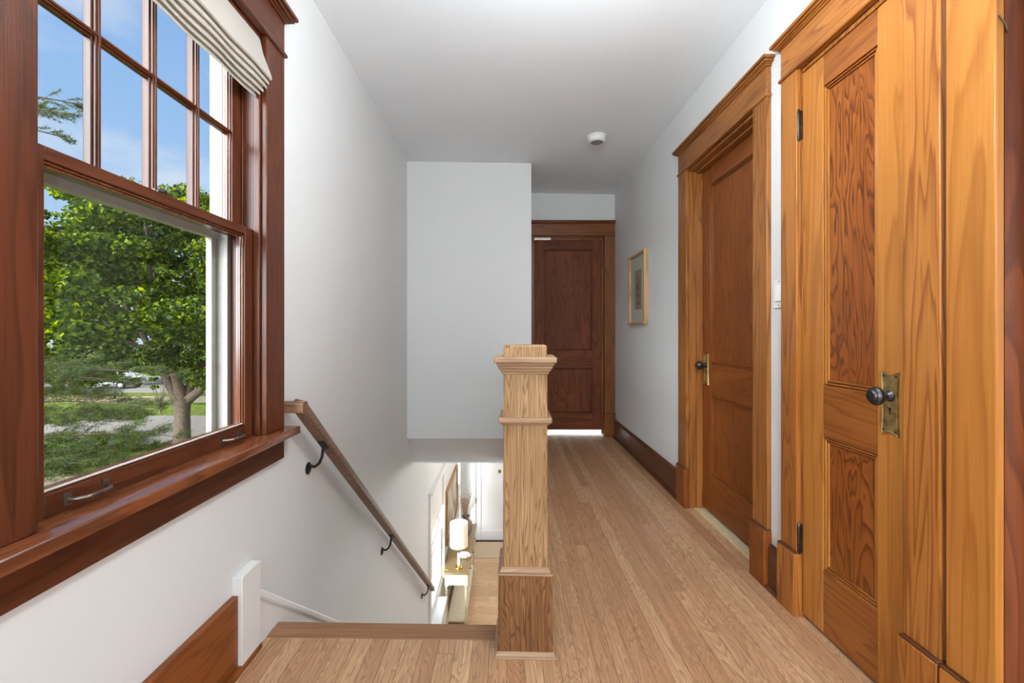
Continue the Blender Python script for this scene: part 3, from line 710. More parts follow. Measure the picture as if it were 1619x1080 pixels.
fp = empty('framed_print', (XR, 3.785, 1.43), 'small oak framed floral print with a striped mat on the right wall', 'framed picture')
u0, u1, z0, z1 = 3.560, 4.008, 1.137, 1.728
for a in (u0, u1-.018): MB(RW).box(a, a+.018, .001, .035, z0, z1).build('frame_side', wood('frame', 'z'), fp, bevel=.0015)
for a in (z0, z1-.018): MB(RW).box(u0+.018, u1-.018, .001, .035, a, a+.018).build('frame_rail', wood('frame', 'y'), fp, bevel=.0015)
mm_, t, b = newmat('striped_mat'); tcn = t.nodes.new('ShaderNodeTexCoord'); sp = t.nodes.new('ShaderNodeSeparateXYZ'); t.links.new(tcn.outputs['Object'], sp.inputs[0])
r = ramp(t, [(.36, S((206,202,196))), (.5, S((168,164,160)))]); t.links.new(math_(t, 'PINGPONG', sp.outputs[1], .0105), (mult := t.nodes.new('ShaderNodeMath')).inputs[0]); mult.operation = 'MULTIPLY'; mult.inputs[1].default_value = 60
t.links.new(mult.outputs[0], r.inputs[0]); t.links.new(r.outputs[0], b.inputs['Base Color']); b.inputs['Roughness'].default_value = .8
MB(RW).box(u0+.016, u1-.016, .004, .016, z0+.016, z1-.016).build('mat', mm_, fp)
pu0, pu1, pz0, pz1 = 3.680, 3.868, 1.262, 1.590
MB(RW).box(pu0, pu1, .016, .0175, pz0, pz1).build('print', flat('brown_paper', (166,138,118), .8, noise=.08), fp)
m = MB(RW); uc = (pu0+pu1)/2; m.box(uc-.002, uc+.002, .0175, .018, pz0+.03, pz1-.05)
for k in range(34):
    zz = pz0+.035+random.random()*(pz1-pz0-.08); uu = uc+random.gauss(0, .022); a = random.random()*PI; l_ = .010+.012*random.random(); w_ = l_*.38
    P4 = [(uu+math.cos(a)*l_, zz+math.sin(a)*l_), (uu-math.sin(a)*w_, zz+math.cos(a)*w_), (uu-math.cos(a)*l_, zz-math.sin(a)*l_), (uu+math.sin(a)*w_, zz-math.cos(a)*w_)]
    m.add([(p[0], .0178+k*.00001, p[1]) for p in P4], [(0,1,2,3)])
m.build('flower_drawing', flat('dark_ink', (86,72,64), .8), fp)
MB(RW).box(u0+.014, u1-.014, .022, .0235, z0+.014, z1-.014).build('glass', M_glass, fp)

def dome(x, y, z, nm, lab):  # unseen ceiling lamp, added as the body of a fill light
    r_ = empty(nm, (x, y, z), lab, 'ceiling lamp')
    MB().lathe([(.16,0),(.16,-.02),(.15,-.03)], (x,y,z), n=36).build('base', M_plastic, r_, smooth=35)
    MB().lathe([(.145,-.03),(.14,-.06),(.11,-.095),(.06,-.115),(.0001,-.12)], (x,y,z), n=36).build('lamp_shade', M_lampglass, r_, smooth=60)
dome(.10, -.9, cz(.1), 'added_ceiling_lamp', 'added milk glass ceiling lamp, unseen behind the viewer upstairs')
pl_ = empty('added_pendant_lamp', (.24, 1.1, cz(.24)), 'small added bowl pendant, out of view over the head of the stairs', 'ceiling lamp')  # added pendant, out of view, around the hall fill lights
MB().lathe([(.06,0),(.06,-.015),(.008,-.02),(.006,-.46)], (.24,1.1,cz(.24)), n=24).build('stem', M_gold, pl_, smooth=35)
MB().lathe([(.0001,2.172),(.03,2.174),(.055,2.185),(.065,2.20),(.062,2.20),(.052,2.188),(.03,2.178),(.0001,2.176)], (.24,1.1,-.12), n=32).build('lamp_shade', M_lampglass, pl_, smooth=60)
dome(.55, 5.6, -.105, 'added_ceiling_lamp', 'added milk glass ceiling lamp downstairs near the stair foot')
dome(.95, 3.5, -.105, 'added_ceiling_lamp', 'added milk glass ceiling lamp downstairs under the hall')
dome(.40, 7.4, -.105, 'added_ceiling_lamp', 'added milk glass ceiling lamp downstairs before the front door')

# ------------------------------------------------------------------ downstairs
def low_window(nm, a, b_, zb, zt, lab, stoolw=.05, stool_y=None, apron=True):
    r_ = empty(nm, (XL, (a+b_)/2, ZL+zb), lab, 'window', kind='structure')
    m = MB(LW); m.box(a-.095, a, 0, .02, ZL+zb, ZL+zt+.005); m.box(b_, b_+.095, 0, .02, ZL+zb, ZL+zt+.005); m.build('casing', M_white, r_, bevel=.003)
    m = MB(LW); m.box(a-.095, b_+.095, 0, .02, ZL+zt+.005, ZL+zt+.10); m.box(a-.12, b_+.12, 0, .05, ZL+zt+.10, ZL+zt+.125); m.build('head_casing', M_white, r_, bevel=.004)
    zm = ZL+(zb+zt)/2-.03
    m = MB(LW)
    for d0_, d1_, za, zb_ in ((-.02,-.055,ZL+zb,zm+.02), (-.06,-.095,zm-.02,ZL+zt)):
        m.box(a, a+.045, d1_, d0_, za, zb_); m.box(b_-.045, b_, d1_, d0_, za, zb_); m.box(a+.045, b_-.045, d1_, d0_, za, za+.05); m.box(a+.045, b_-.045, d1_, d0_, zb_-.035, zb_)
    m.build('sash', M_white, r_, bevel=.002)
    MB(LW).box(a+.04, b_-.04, -.04, -.037, ZL+zb, zm).box(a+.04, b_-.04, -.08, -.077, zm, ZL+zt).build('pane', M_glass, r_)
    MB(LW).box(a-.02, a, -.14, 0, ZL+zb-.02, ZL+zt).box(b_, b_+.02, -.14, 0, ZL+zb-.02, ZL+zt).build('jamb', M_white, r_)
    return r_
w2_ = low_window('window_2', 5.0, 6.0, .57, 1.96, 'white trimmed window downstairs beside the foot of the stairs')
MB(LW).box(4.86, 5.60, 0, .112, ZL+.535, ZL+.565).build('stool', M_white, w2_, bevel=.005)
MB(LW).box(4.88, 5.58, 0, .098, ZL, ZL+.535).build('panel_below', M_white, w2_, bevel=.003)
m = MB(LW); m.box(5.005, 5.995, -.018, -.010, ZL+1.56, ZL+1.955); m.box(5.005, 5.995, -.022, -.004, ZL+1.545, ZL+1.565); m.build('roller_blind', M_white, w2_)
low_window('window_4', 7.68, 8.08, .37, 1.93, 'narrow white window downstairs near the front door')
m = MB(LW); m.box(6.12, 8.3, 0, .016, ZL, ZL+.16)
struct(m.build('baseboard_lower', M_white, bevel=.003), 'white baseboard downstairs behind the console table', 'baseboard')

M_cream = flat('cream_paint', (226, 214, 186), .45, noise=.06, nscale=20)
M_top = flat('bronze_painted_top', (134, 112, 76), .32, noise=.08, nscale=16)
ct = empty('console_table', (-.645, 6.5, ZL), 'cream console table with a brown top and scalloped apron downstairs', 'console table')
cx0, cx1, cy0, cy1 = -.795, -.495, 5.80, 7.26; zt = ZL+.755
MB().box(cx0-.012, cx1+.014, cy0-.018, cy1+.018, zt-.024, zt).build('tabletop', M_top, ct, bevel=.006)
MB().box(cx0+.03, cx1-.028, cy0+.03, cy1-.03, ZL+.10, ZL+.122).build('shelf', M_cream, ct, bevel=.003)
# scalloped end aprons
for yy in (cy0+.004, cy1-.022):
    pts = [(cx0+.02, zt-.025), (cx1-.02, zt-.025)]; za = zt-.165
    nseg = 48
    for i in range(nseg+1):
        s_ = i/nseg; x = (cx1-.02)-(cx1-cx0-.04)*s_; edge = .014*max(0, abs(s_-.5)*2-.7)/.3
        pts.append((x, za+.006-.013*abs(math.sin(PI*s_*6))-edge))
    MB().prism(pts, 'y', yy, yy+.018).build('apron', M_cream, ct)
MB().box(cx1-.030, cx1-.012, cy0+.04, cy1-.04, zt-.165, zt-.025).box(cx0+.012, cx0+.028, cy0+.04, cy1-.04, zt-.165, zt-.025).build('side_apron', M_cream, ct, bevel=.002)
for i in range(3):
    a = cy0+.075+i*.445; dr = MB().box(cx1-.014, cx1-.004, a, a+.42, zt-.150, zt-.038).build('drawer', M_cream, ct, bevel=.003)
    MB().lathe([(.006,0),(.006,.008),(.013,.014),(.010,.020),(.0001,.022)], (cx1-.004, a+.21, zt-.094), 'x', 14).build('knob', M_black, dr, smooth=40)
for lx in (cx0+.024, cx1-.024):
    for ly in (cy0+.026, cy1-.026):
        m = MB(); m.box(lx-.021, lx+.021, ly-.021, ly+.021, zt-.17, zt-.024)
        h = .755-.17
        m.lathe([(.020,h),(.012,h-.008),(.019,h-.020),(.013,h-.034),(.015,h-.06),(.019,h-.16),(.0195,h-.24),(.015,h-.36),(.013,h-.385),(.021,.165),(.021,.085),(.013,.075),(.022,.055),(.024,.038),(.018,.018),(.012,.0)], (lx, ly, ZL), n=16)
        m.build('leg', M_cream, ct, smooth=40)
# lamp
lx, ly = -.622, 5.915
tl = empty('table_lamp', (lx, ly, zt), 'lit table lamp with a white drum shade and brass base on the console', 'table lamp')
MB().lathe([(.052,0),(.054,.006),(.050,.018),(.044,.022),(.022,.026),(.018,.034),(.0001,.035)], (lx,ly,zt), n=32).build('base', M_gold, tl, smooth=35)
MB().lathe([(.0205,.034),(.0205,.190),(.018,.196)], (lx,ly,zt), n=6).build('column', flat('white_marble', (232,228,222), .25, noise=.06, nscale=20), tl, bevel=.002)
MB().lathe([(.005,.19),(.005,.255),(.012,.26),(.012,.29),(.003,.295),(.003,.600),(.008,.607),(.006,.617),(.0001,.623)], (lx,ly,zt), n=14).build('stem', M_gold, tl, smooth=40)
MB().lathe([(.1185,.288),(.1150,.590),(.1130,.590),(.1165,.288)], (lx,ly,zt), n=44).lathe([(.1185,.288),(.1165,.288)], (lx,ly,zt), n=44).build('lamp_shade', M_lampshade, tl, smooth=50)
MB().box(lx-.112, lx+.112, ly-.0015, ly+.0015, zt+.583, zt+.586).box(lx-.0015, lx+.0015, ly-.112, ly+.112, zt+.583, zt+.586).build('spider', M_gold, tl)
MB().tube([(lx-.048,ly-.01,zt+.006),(lx-.09,ly-.05,zt+.0035),(lx-.14,ly-.06,zt+.003),(lx-.185,ly-.04,zt+.003)], .0028, 8).build('cord', M_gold, tl, smooth=60)
light('table_lamp_bulb', 'POINT', (lx, ly, zt+.43), 2, (1, .82, .58), .03)
# shell
bm = bmesh.new(); bmesh.ops.create_icosphere(bm, subdivisions=4, radius=1)
for v in bm.verts:
    p = v.co; a = math.atan2(p.y, p.x); rr_ = 1+.16*math.sin(9*a)*(1-abs(p.z))+.10*math.sin(5*p.x+3)*math.cos(7*p.z)
    v.co = Vector((p.x*.085*rr_, p.y*.055*rr_, p.z*.038*(1+.2*math.sin(9*a))))
me = bpy.data.meshes.new('sea_shell'); bm.to_mesh(me); bm.free()
for p in me.polygons: p.use_smooth = True
me.materials.append(flat('shell_white', (238,230,216), .45, noise=.08, nscale=40))
o = bpy.data.objects.new('sea_shell', me); COL.objects.link(o); o.location = (-.575, 6.165, zt+.047)
tag(o, 'white ruffled sea shell lying behind the lamp on the console', 'shell')
# vase and dried stems
vx, vy = -.615, 6.86
vs_ = MB().lathe([(.045,0),(.062,.02),(.092,.09),(.100,.15),(.088,.205),(.052,.240),(.040,.255),(.040,.270),(.062,.292),(.064,.298),(.056,.296),(.034,.268),(.034,.250),(.0001,.24)], (0,0,0), n=40)
v_ = vs_.build('vase', flat('grey_brown_clay', (128,120,112), .7, noise=.15, nscale=25), smooth=50); v_.location = (vx, vy, zt)
tag(v_, 'grey clay vase holding dried stems on the console', 'vase')
m = MB(); random.seed(3)
for k in range(46):
    a = random.random()*2*PI; sp_ = .03+.15*random.random(); h = .20+.17*random.random()
    p0 = Vector((vx+.015*math.cos(a), vy+.015*math.sin(a), zt+.265)); p3 = Vector((vx+sp_*math.cos(a), vy+sp_*math.sin(a), zt+.28+h)); pm = (p0+p3)/2+Vector((0,0,.03))
    m.tube([p0, pm, p3], [.0014, .0012, .0008], 4)
    for j_ in range(7):
        t_ = .45+.55*random.random(); q_ = p0.lerp(p3, t_)+Vector((random.gauss(0,.008), random.gauss(0,.008), random.gauss(0,.008)+.01)); r_ = .0035+.003*random.random()
        m.add([q_+Vector(d)*r_ for d in ((1,0,0),(0,1,0),(-1,0,0),(0,-1,0),(0,0,1.6),(0,0,-1.6))], [(0,1,4),(1,2,4),(2,3,4),(3,0,4),(1,0,5),(2,1,5),(3,2,5),(0,3,5)])
tag(m.build('dried_stems', flat('dried_straw', (184,150,118), .8, noise=.3, nscale=60)), 'bunch of brown dried stems standing in the clay vase', 'dried flowers')
# big framed picture over the console
lp = empty('framed_painting', (XL, 6.9, ZL+1.25), 'large wood-framed painting over the console downstairs', 'framed picture')
pz0, pz1, pu0, pu1 = ZL+.90, ZL+1.64, 6.20, 7.50
for a in (pu0, pu1-.03): MB(LW).box(a, a+.03, .001, .038, pz0, pz1).build('frame_side', wood('oldframe', 'z'), lp, bevel=.003)
for a in (pz0, pz1-.03): MB(LW).box(pu0+.03, pu1-.03, .001, .038, a, a+.03).build('frame_rail', wood('oldframe', 'y'), lp, bevel=.003)
mm_, t, b = newmat('landscape_canvas'); tcn = t.nodes.new('ShaderNodeTexCoord'); nn = t.nodes.new('ShaderNodeTexNoise'); nn.inputs['Scale'].default_value = 4; nn.inputs['Detail'].default_value = 6; t.links.new(tcn.outputs['Object'], nn.inputs[0])
r = ramp(t, [(.3, S((120,104,84))), (.5, S((186,172,150))), (.7, S((214,206,192)))]); t.links.new(nn.outputs[0], r.inputs[0]); t.links.new(r.outputs[0], b.inputs['Base Color']); b.inputs['Roughness'].default_value = .6
MB(LW).box(pu0+.025, pu1-.025, .004, .020, pz0+.025, pz1-.025).build('canvas', mm_, lp)
# rug at the front door
mm_, t, b = newmat('door_rug'); tcn = t.nodes.new('ShaderNodeTexCoord'); vv = t.nodes.new('ShaderNodeTexVoronoi'); vv.feature = 'DISTANCE_TO_EDGE'; vv.inputs['Scale'].default_value = 22; t.links.new(tcn.outputs['Object'], vv.inputs[0])
r = ramp(t, [(.0, S((186,164,136))), (.05, S((202,182,154)))]); t.links.new(vv.outputs[0], r.inputs[0]); t.links.new(r.outputs[0], b.inputs['Base Color']); b.inputs['Roughness'].default_value = .95
o = MB().box(-.55, .45, 7.68, 8.26, ZL, ZL+.009).build('door_mat', mm_, bevel=.003); tag(o, 'pale patterned mat on the floor before the front door', 'mat')

# ------------------------------------------------------------------ outside
ZG = -3.36
def ground_mat(name, c1, c2, sc, c3=None):
    m, t, b = newmat(name); tcn = t.nodes.new('ShaderNodeTexCoord'); n1 = t.nodes.new('ShaderNodeTexNoise'); n1.inputs['Scale'].default_value = sc; n1.inputs['Detail'].default_value = 8; n1.inputs['Roughness'].default_value = .7
    t.links.new(tcn.outputs['Object'], n1.inputs[0]); r = ramp(t, [(.35, S(c1)), (.65, S(c2))]); t.links.new(n1.outputs[0], r.inputs[0]); t.links.new(r.outputs[0], b.inputs['Base Color']); b.inputs['Roughness'].default_value = .95
    b.inputs['Specular IOR Level'].default_value = .1; return m
M_grass = ground_mat('lawn_grass', (50,66,20), (98,108,42), 3)
M_road = ground_mat('asphalt_grey', (104,101,98), (126,122,118), 8)
M_side = ground_mat('concrete_path', (138,122,100), (158,142,116), 5)
def gslab(nm, pts, z, mat, lab, cat, th=.05):
    m = MB(); m.prism(pts, 'z', z-th, z); struct(m.build(nm, mat), lab, cat)
def px(x, y, z=ZG):      # ground point seen at a pixel of the photograph
    Y = F*(EYE-z)/(y-526); return ((x-801)/F*Y, Y)
gslab('lawn', [(-90,-20),(-1.2,-20),(-1.2,110),(-90,110)], ZG, M_grass, 'green lawn outside around the trees', 'lawn', .3)
# street parallel to the house front
gslab('road', [(-80,17.9),(-4,17.9),(-4,24.2),(-80,24.2)], ZG+.012, M_road, 'grey asphalt street behind the maple trunk', 'road')
gslab('far_road', [(-85,33.5),(-4,33.5),(-4,46),(-85,46)], ZG+.014, M_road, 'pale street in the distance behind the trees', 'road')
gslab('sidewalk', [(-80,12.9),(-1.6,12.9),(-1.6,14.2),(-80,14.2)], ZG+.012, M_side, 'tan concrete sidewalk at the bottom of the lawn', 'sidewalk')
gslab('far_sidewalk', [(-80,28.8),(-4,28.8),(-4,31.5),(-80,31.5)], ZG+.012, M_side, 'tan concrete sidewalk across the street', 'sidewalk')

def leaf_mat(name, c1, c2, c3, trans=.45):
    m, t, b = newmat(name); ge = t.nodes.new('ShaderNodeNewGeometry')
    r = ramp(t, [(0, S(c1)), (.6, S(c2)), (1, S(c3))]); t.links.new(ge.outputs['Random Per Island'], r.inputs[0]); t.links.new(r.outputs[0], b.inputs['Base Color'])
    b.inputs['Roughness'].default_value = .5; b.inputs['Specular IOR Level'].default_value = .25
    tr = t.nodes.new('ShaderNodeBsdfTranslucent'); hsv = t.nodes.new('ShaderNodeHueSaturation'); hsv.inputs['Value'].default_value = 1.9; hsv.inputs['Saturation'].default_value = 1.1; hsv.inputs['Hue'].default_value = .485
    t.links.new(r.outputs[0], hsv.inputs['Color']); t.links.new(hsv.outputs[0], tr.inputs[0])
    ms = t.nodes.new('ShaderNodeMixShader'); ms.inputs[0].default_value = trans; t.links.new(b.outputs[0], ms.inputs[1]); t.links.new(tr.outputs[0], ms.inputs[2])
    t.links.new(ms.outputs[0], t.nodes['Material Output'].inputs[0]); return m
M_maple = leaf_mat('maple_leaves', (34,52,13), (62,84,22), (134,150,44), .5)
M_tree2 = leaf_mat('pale_leaves', (48,68,24), (80,102,38), (128,144,60))
M_pine = leaf_mat('pine_needles', (38,54,24), (66,84,38), (108,122,62), .3)
M_hosta = leaf_mat('strap_leaves', (54,80,24), (84,110,38), (124,144,58), .4)
M_bark = flat('bark', (112, 96, 80), .95, noise=.35, nscale=14, bumps=.6)

def leaf_cloud(name, centers, radii, count, size, mat, parent, flatn=.55, seed=1, kind='leaf'):
    r_ = np.random.default_rng(seed); centers = np.array(centers); radii = np.array(radii)
    wts = radii**2; idx = r_.choice(len(centers), count, p=wts/wts.sum())
    d = r_.normal(size=(count, 3)); d /= np.linalg.norm(d, axis=1)[:, None]
    rad = radii[idx]*(.45+.6*r_.random(count)**.6)
    p = centers[idx]+d*rad[:, None]*np.array([1, 1, flatn])
    # leaf frames
    nrm = r_.normal(size=(count, 3))*.75+np.array([0, 0, .9])+d*.3; nrm /= np.linalg.norm(nrm, axis=1)[:, None]
    a = np.cross(nrm, r_.normal(size=(count, 3))); a /= np.linalg.norm(a, axis=1)[:, None]; b = np.cross(nrm, a)
    s = size*(.6+.8*r_.random(count))[:, None]
    V = np.stack([p+a*s, p+b*s*.62+nrm*s*.12, p-a*s*.55+b*s*.5, p-a*s*.75, p-a*s*.55-b*s*.5, p-b*s*.62+nrm*s*.12], 1).reshape(-1, 3)
    off = np.array(worldloc(parent)) if parent else np.zeros(3)
    V = V-off; nv = len(V)
    me = bpy.data.meshes.new(name); me.vertices.add(nv); me.vertices.foreach_set('co', V.astype(np.float32).ravel())
    nf_ = count; me.loops.add(nf_*6); me.loops.foreach_set('vertex_index', np.arange(nf_*6, dtype=np.int32))
    me.polygons.add(nf_); me.polygons.foreach_set('loop_start', np.arange(0, nf_*6, 6, dtype=np.int32)); me.polygons.foreach_set('loop_total', np.full(nf_, 6, dtype=np.int32))
    me.update(); me.validate(); me.materials.append(mat)
    o = bpy.data.objects.new(name, me); COL.objects.link(o)
    if parent: o.parent = parent
    return o
def tree(nm, base, h, spread, lab, mat, seed, leaves, size, tr=.28, crown0=.25, ncl=60, flatn=.55, lean=0, fork=.12, group=None, clr=None):
    random.seed(seed); bx, by, bz = base
    r_ = empty(nm, base, lab, 'tree', group)
    m = MB(); zf_ = bz+h*fork
    m.tube([(bx,by,bz-.1),(bx,by,bz+.25),(bx+lean*.2,by,zf_)], [tr*1.35, tr*1.05, tr*.95], 12)
    cents = []; rads = []
    nl = 7
    for k in range(nl):
        a = 2*PI*k/nl+random.random()*.6; L_ = spread*(.55+.4*random.random()); top = bz+h*(crown0+(.98-crown0)*random.random()*.8)
        p0 = Vector((bx+lean*.2, by, zf_-.1)); p3 = Vector((bx+L_*math.cos(a), by+L_*math.sin(a), top)); p1 = p0.lerp(p3, .3)+Vector((0,0,h*.05)); p2 = p0.lerp(p3, .65)+Vector((0,0,h*.06))
        m.tube([p0, p1, p2, p3], [tr*.62, tr*.4, tr*.22, tr*.06], 8)
        for j_ in range(3):
            t_ = .45+.5*random.random(); q0 = p1.lerp(p3, t_); a2 = a+random.gauss(0, .9); q1 = q0+Vector((math.cos(a2), math.sin(a2), .5))*spread*.35
            m.tube([q0, (q0+q1)/2+Vector((0,0,.1)), q1], [tr*.16, tr*.1, tr*.03], 6)
    m.build('trunk', M_bark, r_, smooth=60)
    for k in range(ncl):
        t_ = random.random(); zz = bz+h*(crown0+(1-crown0)*t_); rr_ = spread*math.sqrt(max(.05, 1-(abs(t_-.38)/.66)**2))
        a = random.random()*2*PI; q_ = math.sqrt(random.random()); c_ = (bx+rr_*q_*math.cos(a), by+rr_*q_*math.sin(a), zz+random.gauss(0, .2))
        if clr and clr(c_): continue
        cents.append(c_); rads.append(spread*(.16+.12*random.random()))
    leaf_cloud('foliage', cents, rads, leaves, size, mat, r_, flatn, seed)
    return r_
# the big maple in the front yard
mb = (-13.0, 18.2, ZG)
mt = empty('maple_tree', mb, 'leafy green maple with a forked trunk beside the street', 'tree')
m = MB(); bx, by, bz = mb
def L3(*p): return Vector(p)
fork = L3(bx, by, bz+1.75)
m.tube([(bx,by,bz-.1),(bx,by,bz+.3),(bx,by,bz+1.2),(bx-.02,by,bz+1.8)], [.36,.29,.27,.33], 14)
limbs = [[(bx+.05,by,bz+1.6),(bx+.65,by+.1,bz+2.1),(bx+1.1,by+.2,bz+3.2),(bx+1.6,by+.3,bz+5.2),(bx+2.2,by+.4,bz+7.8)],
         [(bx+.0,by,bz+1.65),(bx+.25,by+.3,bz+2.5),(bx+.9,by+.6,bz+3.6),(bx+1.3,by+1.2,bz+6),(bx+1.4,by+1.6,bz+8.4)],
         [(bx-.1,by,bz+1.6),(bx-.35,by-.1,bz+2.2),(bx-.9,by-.2,bz+3.4),(bx-2.0,by-.3,bz+5.5),(bx-2.6,by-.4,bz+7.8)],
         [(bx-.1,by,bz+1.7),(bx-1.1,by+.6,bz+3.0),(bx-2.6,by+.9,bz+3.9),(bx-4.0,by+1.0,bz+5.2)],
         [(bx,by,bz+1.8),(bx-.2,by-.4,bz+3.6),(bx-.4,by-1.0,bz+6),(bx-.5,by-1.3,bz+9.2)]]
tips = []
for lb in limbs:
    n_ = len(lb); m.tube(lb, [.20*(1-.85*i/(n_-1))+.01 for i in range(n_)], 10)
    for i in range(2, n_):
        for _ in range(4):
            p = Vector(lb[i-1]).lerp(Vector(lb[i]), random.random()); a = random.random()*2*PI; q_ = p+Vector((math.cos(a)*1.5, math.sin(a)*1.5, .4+.5*random.random()))
            m.tube([p, (p+q_)/2+Vector((0,0,.15)), q_], [.055,.035,.012], 6); tips.append(q_)
m.build('trunk', M_bark, mt, smooth=60)
cents = []; rads = []; random.seed(5)
for k in range(260):
    t_ = random.random(); zz = bz+2.5+7.3*t_; rr_ = 5.4*math.sqrt(max(.05, 1-(abs(t_-.35)/.68)**2))
    a = random.random()*2*PI; q_ = .25+.75*math.sqrt(random.random()); x = bx+rr_*q_*math.cos(a)*(1.3 if math.cos(a) < 0 else 1)-.6; y = by+rr_*q_*math.sin(a)
    if zz < bz+3.3 and abs(x-bx-.6) < 1.7: continue
    cents.append((x, y, zz)); rads.append(.55+.5*random.random())
for p in tips: cents.append(tuple(p)); rads.append(.7)
leaf_cloud('foliage', cents, rads, 90000, .085, M_maple, mt, .42, 11)

# other trees beyond the street
for i, (x, y, h, sp_, lab) in enumerate([(-33.5, 34, 11.0, 4.8, 'pale green round tree far behind the maple, at its left'),
        (-19, 34, 10.5, 3.9, 'green tree across the street behind the middle of the maple'),
        (-66, 56, 16, 6, 'tall distant tree at the left above the far street'),
        (-50, 64, 15, 6, 'wide distant tree behind the far street'),
        (-25, 52, 14, 5.5, 'dark distant tree at the right side of the window view'),
        (-34, 72, 18, 6.5, 'farthest tree seen beside the left window casing')]):
    tree('leafy_tree', (x, y, ZG), h, sp_, lab, M_tree2, 20+i, 16000, .22, .3, .3, 60, group='trees beyond the street')
# sapling
tree('sapling_tree', (-18.9, 23.6+1.2, ZG), 3.4, .8, 'thin young tree on the grass across the street', M_tree2, 41, 700, .08, .05, .45, 12)
# white pine at the left, its boughs hanging into view
pn = empty('pine_tree', (-10.9, 8.9, ZG), 'pine with drooping needle boughs at the left of the window view', 'tree')
m = MB(); px_, py_ = -10.9, 8.9
m.tube([(px_,py_,ZG-.1),(px_,py_,ZG+4),(px_,py_,ZG+11)], [.24,.18,.04], 12)
random.seed(9); tufts = []
def bough(z, ang, L_, droop, n_sub=12, t0=.15):
    p = Vector((px_, py_, ZG+z)); d = Vector((math.cos(ang), math.sin(ang), .15)); pts = [p.copy()]
    for i in range(8):
        d.z -= droop*.09; d.x += random.gauss(0, .07); d.y += random.gauss(0, .07); p = p+d.normalized()*(L_/8); pts.append(p.copy())
    m.tube(pts, [.030*(1-i/9)+.004 for i in range(9)], 6)
    for i in range(n_sub*2):
        t_ = t0+(1-t0)*random.random(); k = min(7, int(t_*8)); q0 = pts[k].lerp(pts[k+1], t_*8-k); s_ = random.choice((-1, 1))
        a = ang+s_*(.45+.6*random.random()); l2 = (L_*.30*(1.2-t_)+.20)*(.6+.6*random.random())
        q1 = q0+Vector((math.cos(a), math.sin(a), -.10+.35*random.random()))*l2
        m.tube([q0, (q0+q1)/2+Vector((0,0,.03)), q1], [.007,.005,.003], 4)
        for j_ in range(5):
            tufts.append((q0.lerp(q1, .35+.7*j_/5), (q1-q0).normalized()))
    tufts.append((pts[-1], d.normalized()))
for z, ang, L_, dr in [(3.55,.60,3.6,.5),(3.3,.95,3.0,.5),(3.45,.40,2.8,.5),(2.9,.62,3.4,.5),(2.5,.85,3.0,.5),(2.6,.42,3.1,.5),(2.1,.60,3.7,.55),(1.75,.80,3.2,.5),(1.7,.45,2.8,.5),(1.35,.65,2.8,.4),(1.3,.9,2.7,.4),
                       (2.35,1.15,3.2,.5),(3.0,1.25,2.6,.5),(4.1,1.9,2.4,.6),(4.6,-.8,2.4,.6),(5.5,2.6,2.4,.6),(5,-1.6,2.4,.6),(6.5,3.6,2.2,.6),(7.6,2.2,2.0,.5),(9.5,4.5,1.6,.4)]:
    bough(z, ang, L_, dr)
for z, ang, L_, dr in [(8.95,.50,2.1,.22),(9.3,.62,2.05,.12),(8.75,.85,1.75,.3),(8.85,.3,1.9,.3)]: bough(z, ang, L_, dr, 6, .3)
m.build('trunk', M_bark, pn, smooth=60)
r_ = np.random.default_rng(4); T = []
for q_, d in tufts:
    hi_ = q_[2] > ZG+7.6
    for k in range(12 if hi_ else 34):
        n_ = Vector(r_.normal(size=3)); n_ = (n_*.7+Vector(d)*.9+Vector((0,0,.25))).normalized(); l_ = .070+.05*r_.random(); s_ = n_.cross(Vector(r_.normal(size=3))).normalized()*.0052
        b_ = Vector(q_)+Vector(r_.normal(size=3))*(.008 if hi_ else .04)
        T += [b_-s_, b_+s_, b_+n_*l_]
V = np.array([tuple(v) for v in T])-np.array(worldloc(pn)); nf_ = len(V)//3
me = bpy.data.meshes.new('needles'); me.vertices.add(len(V)); me.vertices.foreach_set('co', V.astype(np.float32).ravel()); me.loops.add(nf_*3); me.loops.foreach_set('vertex_index', np.arange(nf_*3, dtype=np.int32))
me.polygons.add(nf_); me.polygons.foreach_set('loop_start', np.arange(0, nf_*3, 3, dtype=np.int32)); me.polygons.foreach_set('loop_total', np.full(nf_, 3, dtype=np.int32)); me.update(); me.materials.append(M_pine)
o = bpy.data.objects.new('needles', me); COL.objects.link(o); o.parent = pn
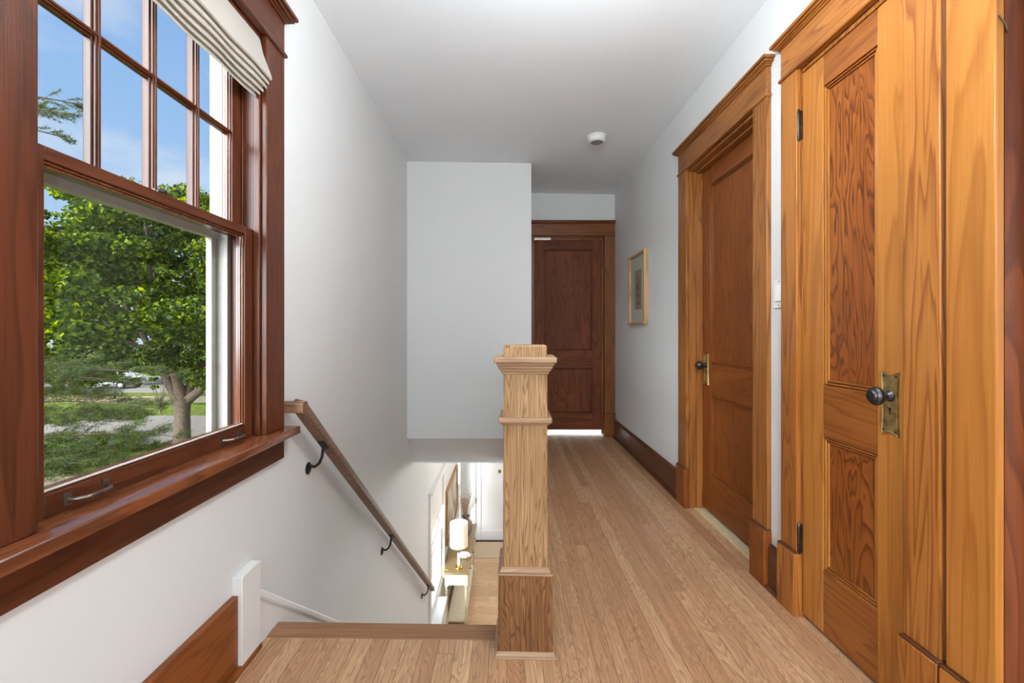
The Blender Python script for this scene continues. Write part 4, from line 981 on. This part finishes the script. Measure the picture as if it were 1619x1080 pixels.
# strap-leaved clumps along the lawn
def clump(x, y, rad, n_, h, lab, seed):
    rr = np.random.default_rng(seed); mm = MB()
    for k in range(n_):
        a = rr.random()*2*PI; q_ = rad*.5*rr.random(); bx2, by2 = x+q_*math.cos(a), y+q_*math.sin(a); a += rr.normal()*.4; l_ = rad*(.5+.6*rr.random()); hh = h*(.7+.5*rr.random()); w_ = .016
        dx, dy = math.cos(a), math.sin(a); prev = None; vs = []
        for i in range(5):
            t_ = i/4; c_ = Vector((bx2+dx*l_*t_, by2+dy*l_*t_, ZG+hh*math.sin(min(1, t_*1.15)*PI*.72))); ww = w_*(1-t_)**.6+.002
            vs += [c_+Vector((-dy*ww, dx*ww, 0)), c_+Vector((dy*ww, -dx*ww, 0))]
        mm.add(vs, [(2*i, 2*i+1, 2*i+3, 2*i+2) for i in range(4)])
    tag(mm.build('leafy_clump', M_hosta), lab, 'plant', 'strap-leaved clumps at the lawn edge')
random.seed(12)
for i, (X_, Y_, rd, lab) in enumerate([(-14.1,17.0,.46,'bright green clump of strap leaves nearest the grey street'), (-15.0,15.8,.42,'strap-leaved clump just left of the brightest one'), (-14.5,14.6,.38,'lowest strap-leaved clump, near the sidewalk'),
        (-15.5,17.2,.44,'strap-leaved clump in the middle of the bed'), (-16.4,15.8,.46,'strap-leaved clump at the left end of the bed by the window casing'), (-16.9,17.2,.55,'strap-leaved clump farthest back in the bed')]):
    clump(X_, Y_, rd, 520, .55, lab, 50+i)
# parked car in the far street
cr_ = empty('parked_car', (-31.6, 36.5, ZG+.014), 'silver car parked on the far street, seen through the leaves', 'car')
cx_, cy_ = -31.6, 36.5; zb_ = ZG+.014
prof = [(-2.1,.35),(-2.15,.75),(-1.95,.92),(-1.15,1.0),(-.55,1.42),(.75,1.45),(1.45,1.02),(2.05,.92),(2.15,.6),(2.1,.35)]
m = MB(); m.prism([(cx_+a, zb_+b_) for a, b_ in prof], 'y', cy_-.85, cy_+.85); m.build('body', flat('silver_paint', (206,208,210), .3, .3), cr_, bevel=.06)
m = MB(); m.prism([(cx_-1.0, zb_+1.02), (cx_-.50, zb_+1.36), (cx_+.70, zb_+1.38), (cx_+1.25, zb_+1.02)], 'y', cy_-.87, cy_+.87); m.build('side_windows', flat('tinted_glass', (40,44,48), .1), cr_)
for a in (-1.3, 1.3):
    for s_ in (-1, 1):
        wl = MB().lathe([(.20,-.11),(.33,-.10),(.33,.10),(.20,.11)], (cx_+a, cy_+s_*.80, zb_+.33), 'y', 24).build('wheel', flat('tyre', (34,34,34), .8), cr_, smooth=40)
        MB().lathe([(.0001,-.115),(.19,-.112),(.19,.112),(.0001,.115)], (cx_+a, cy_+s_*.80, zb_+.33), 'y', 20).build('hubcap', flat('alloy', (170,172,176), .3, .8), wl, smooth=40)
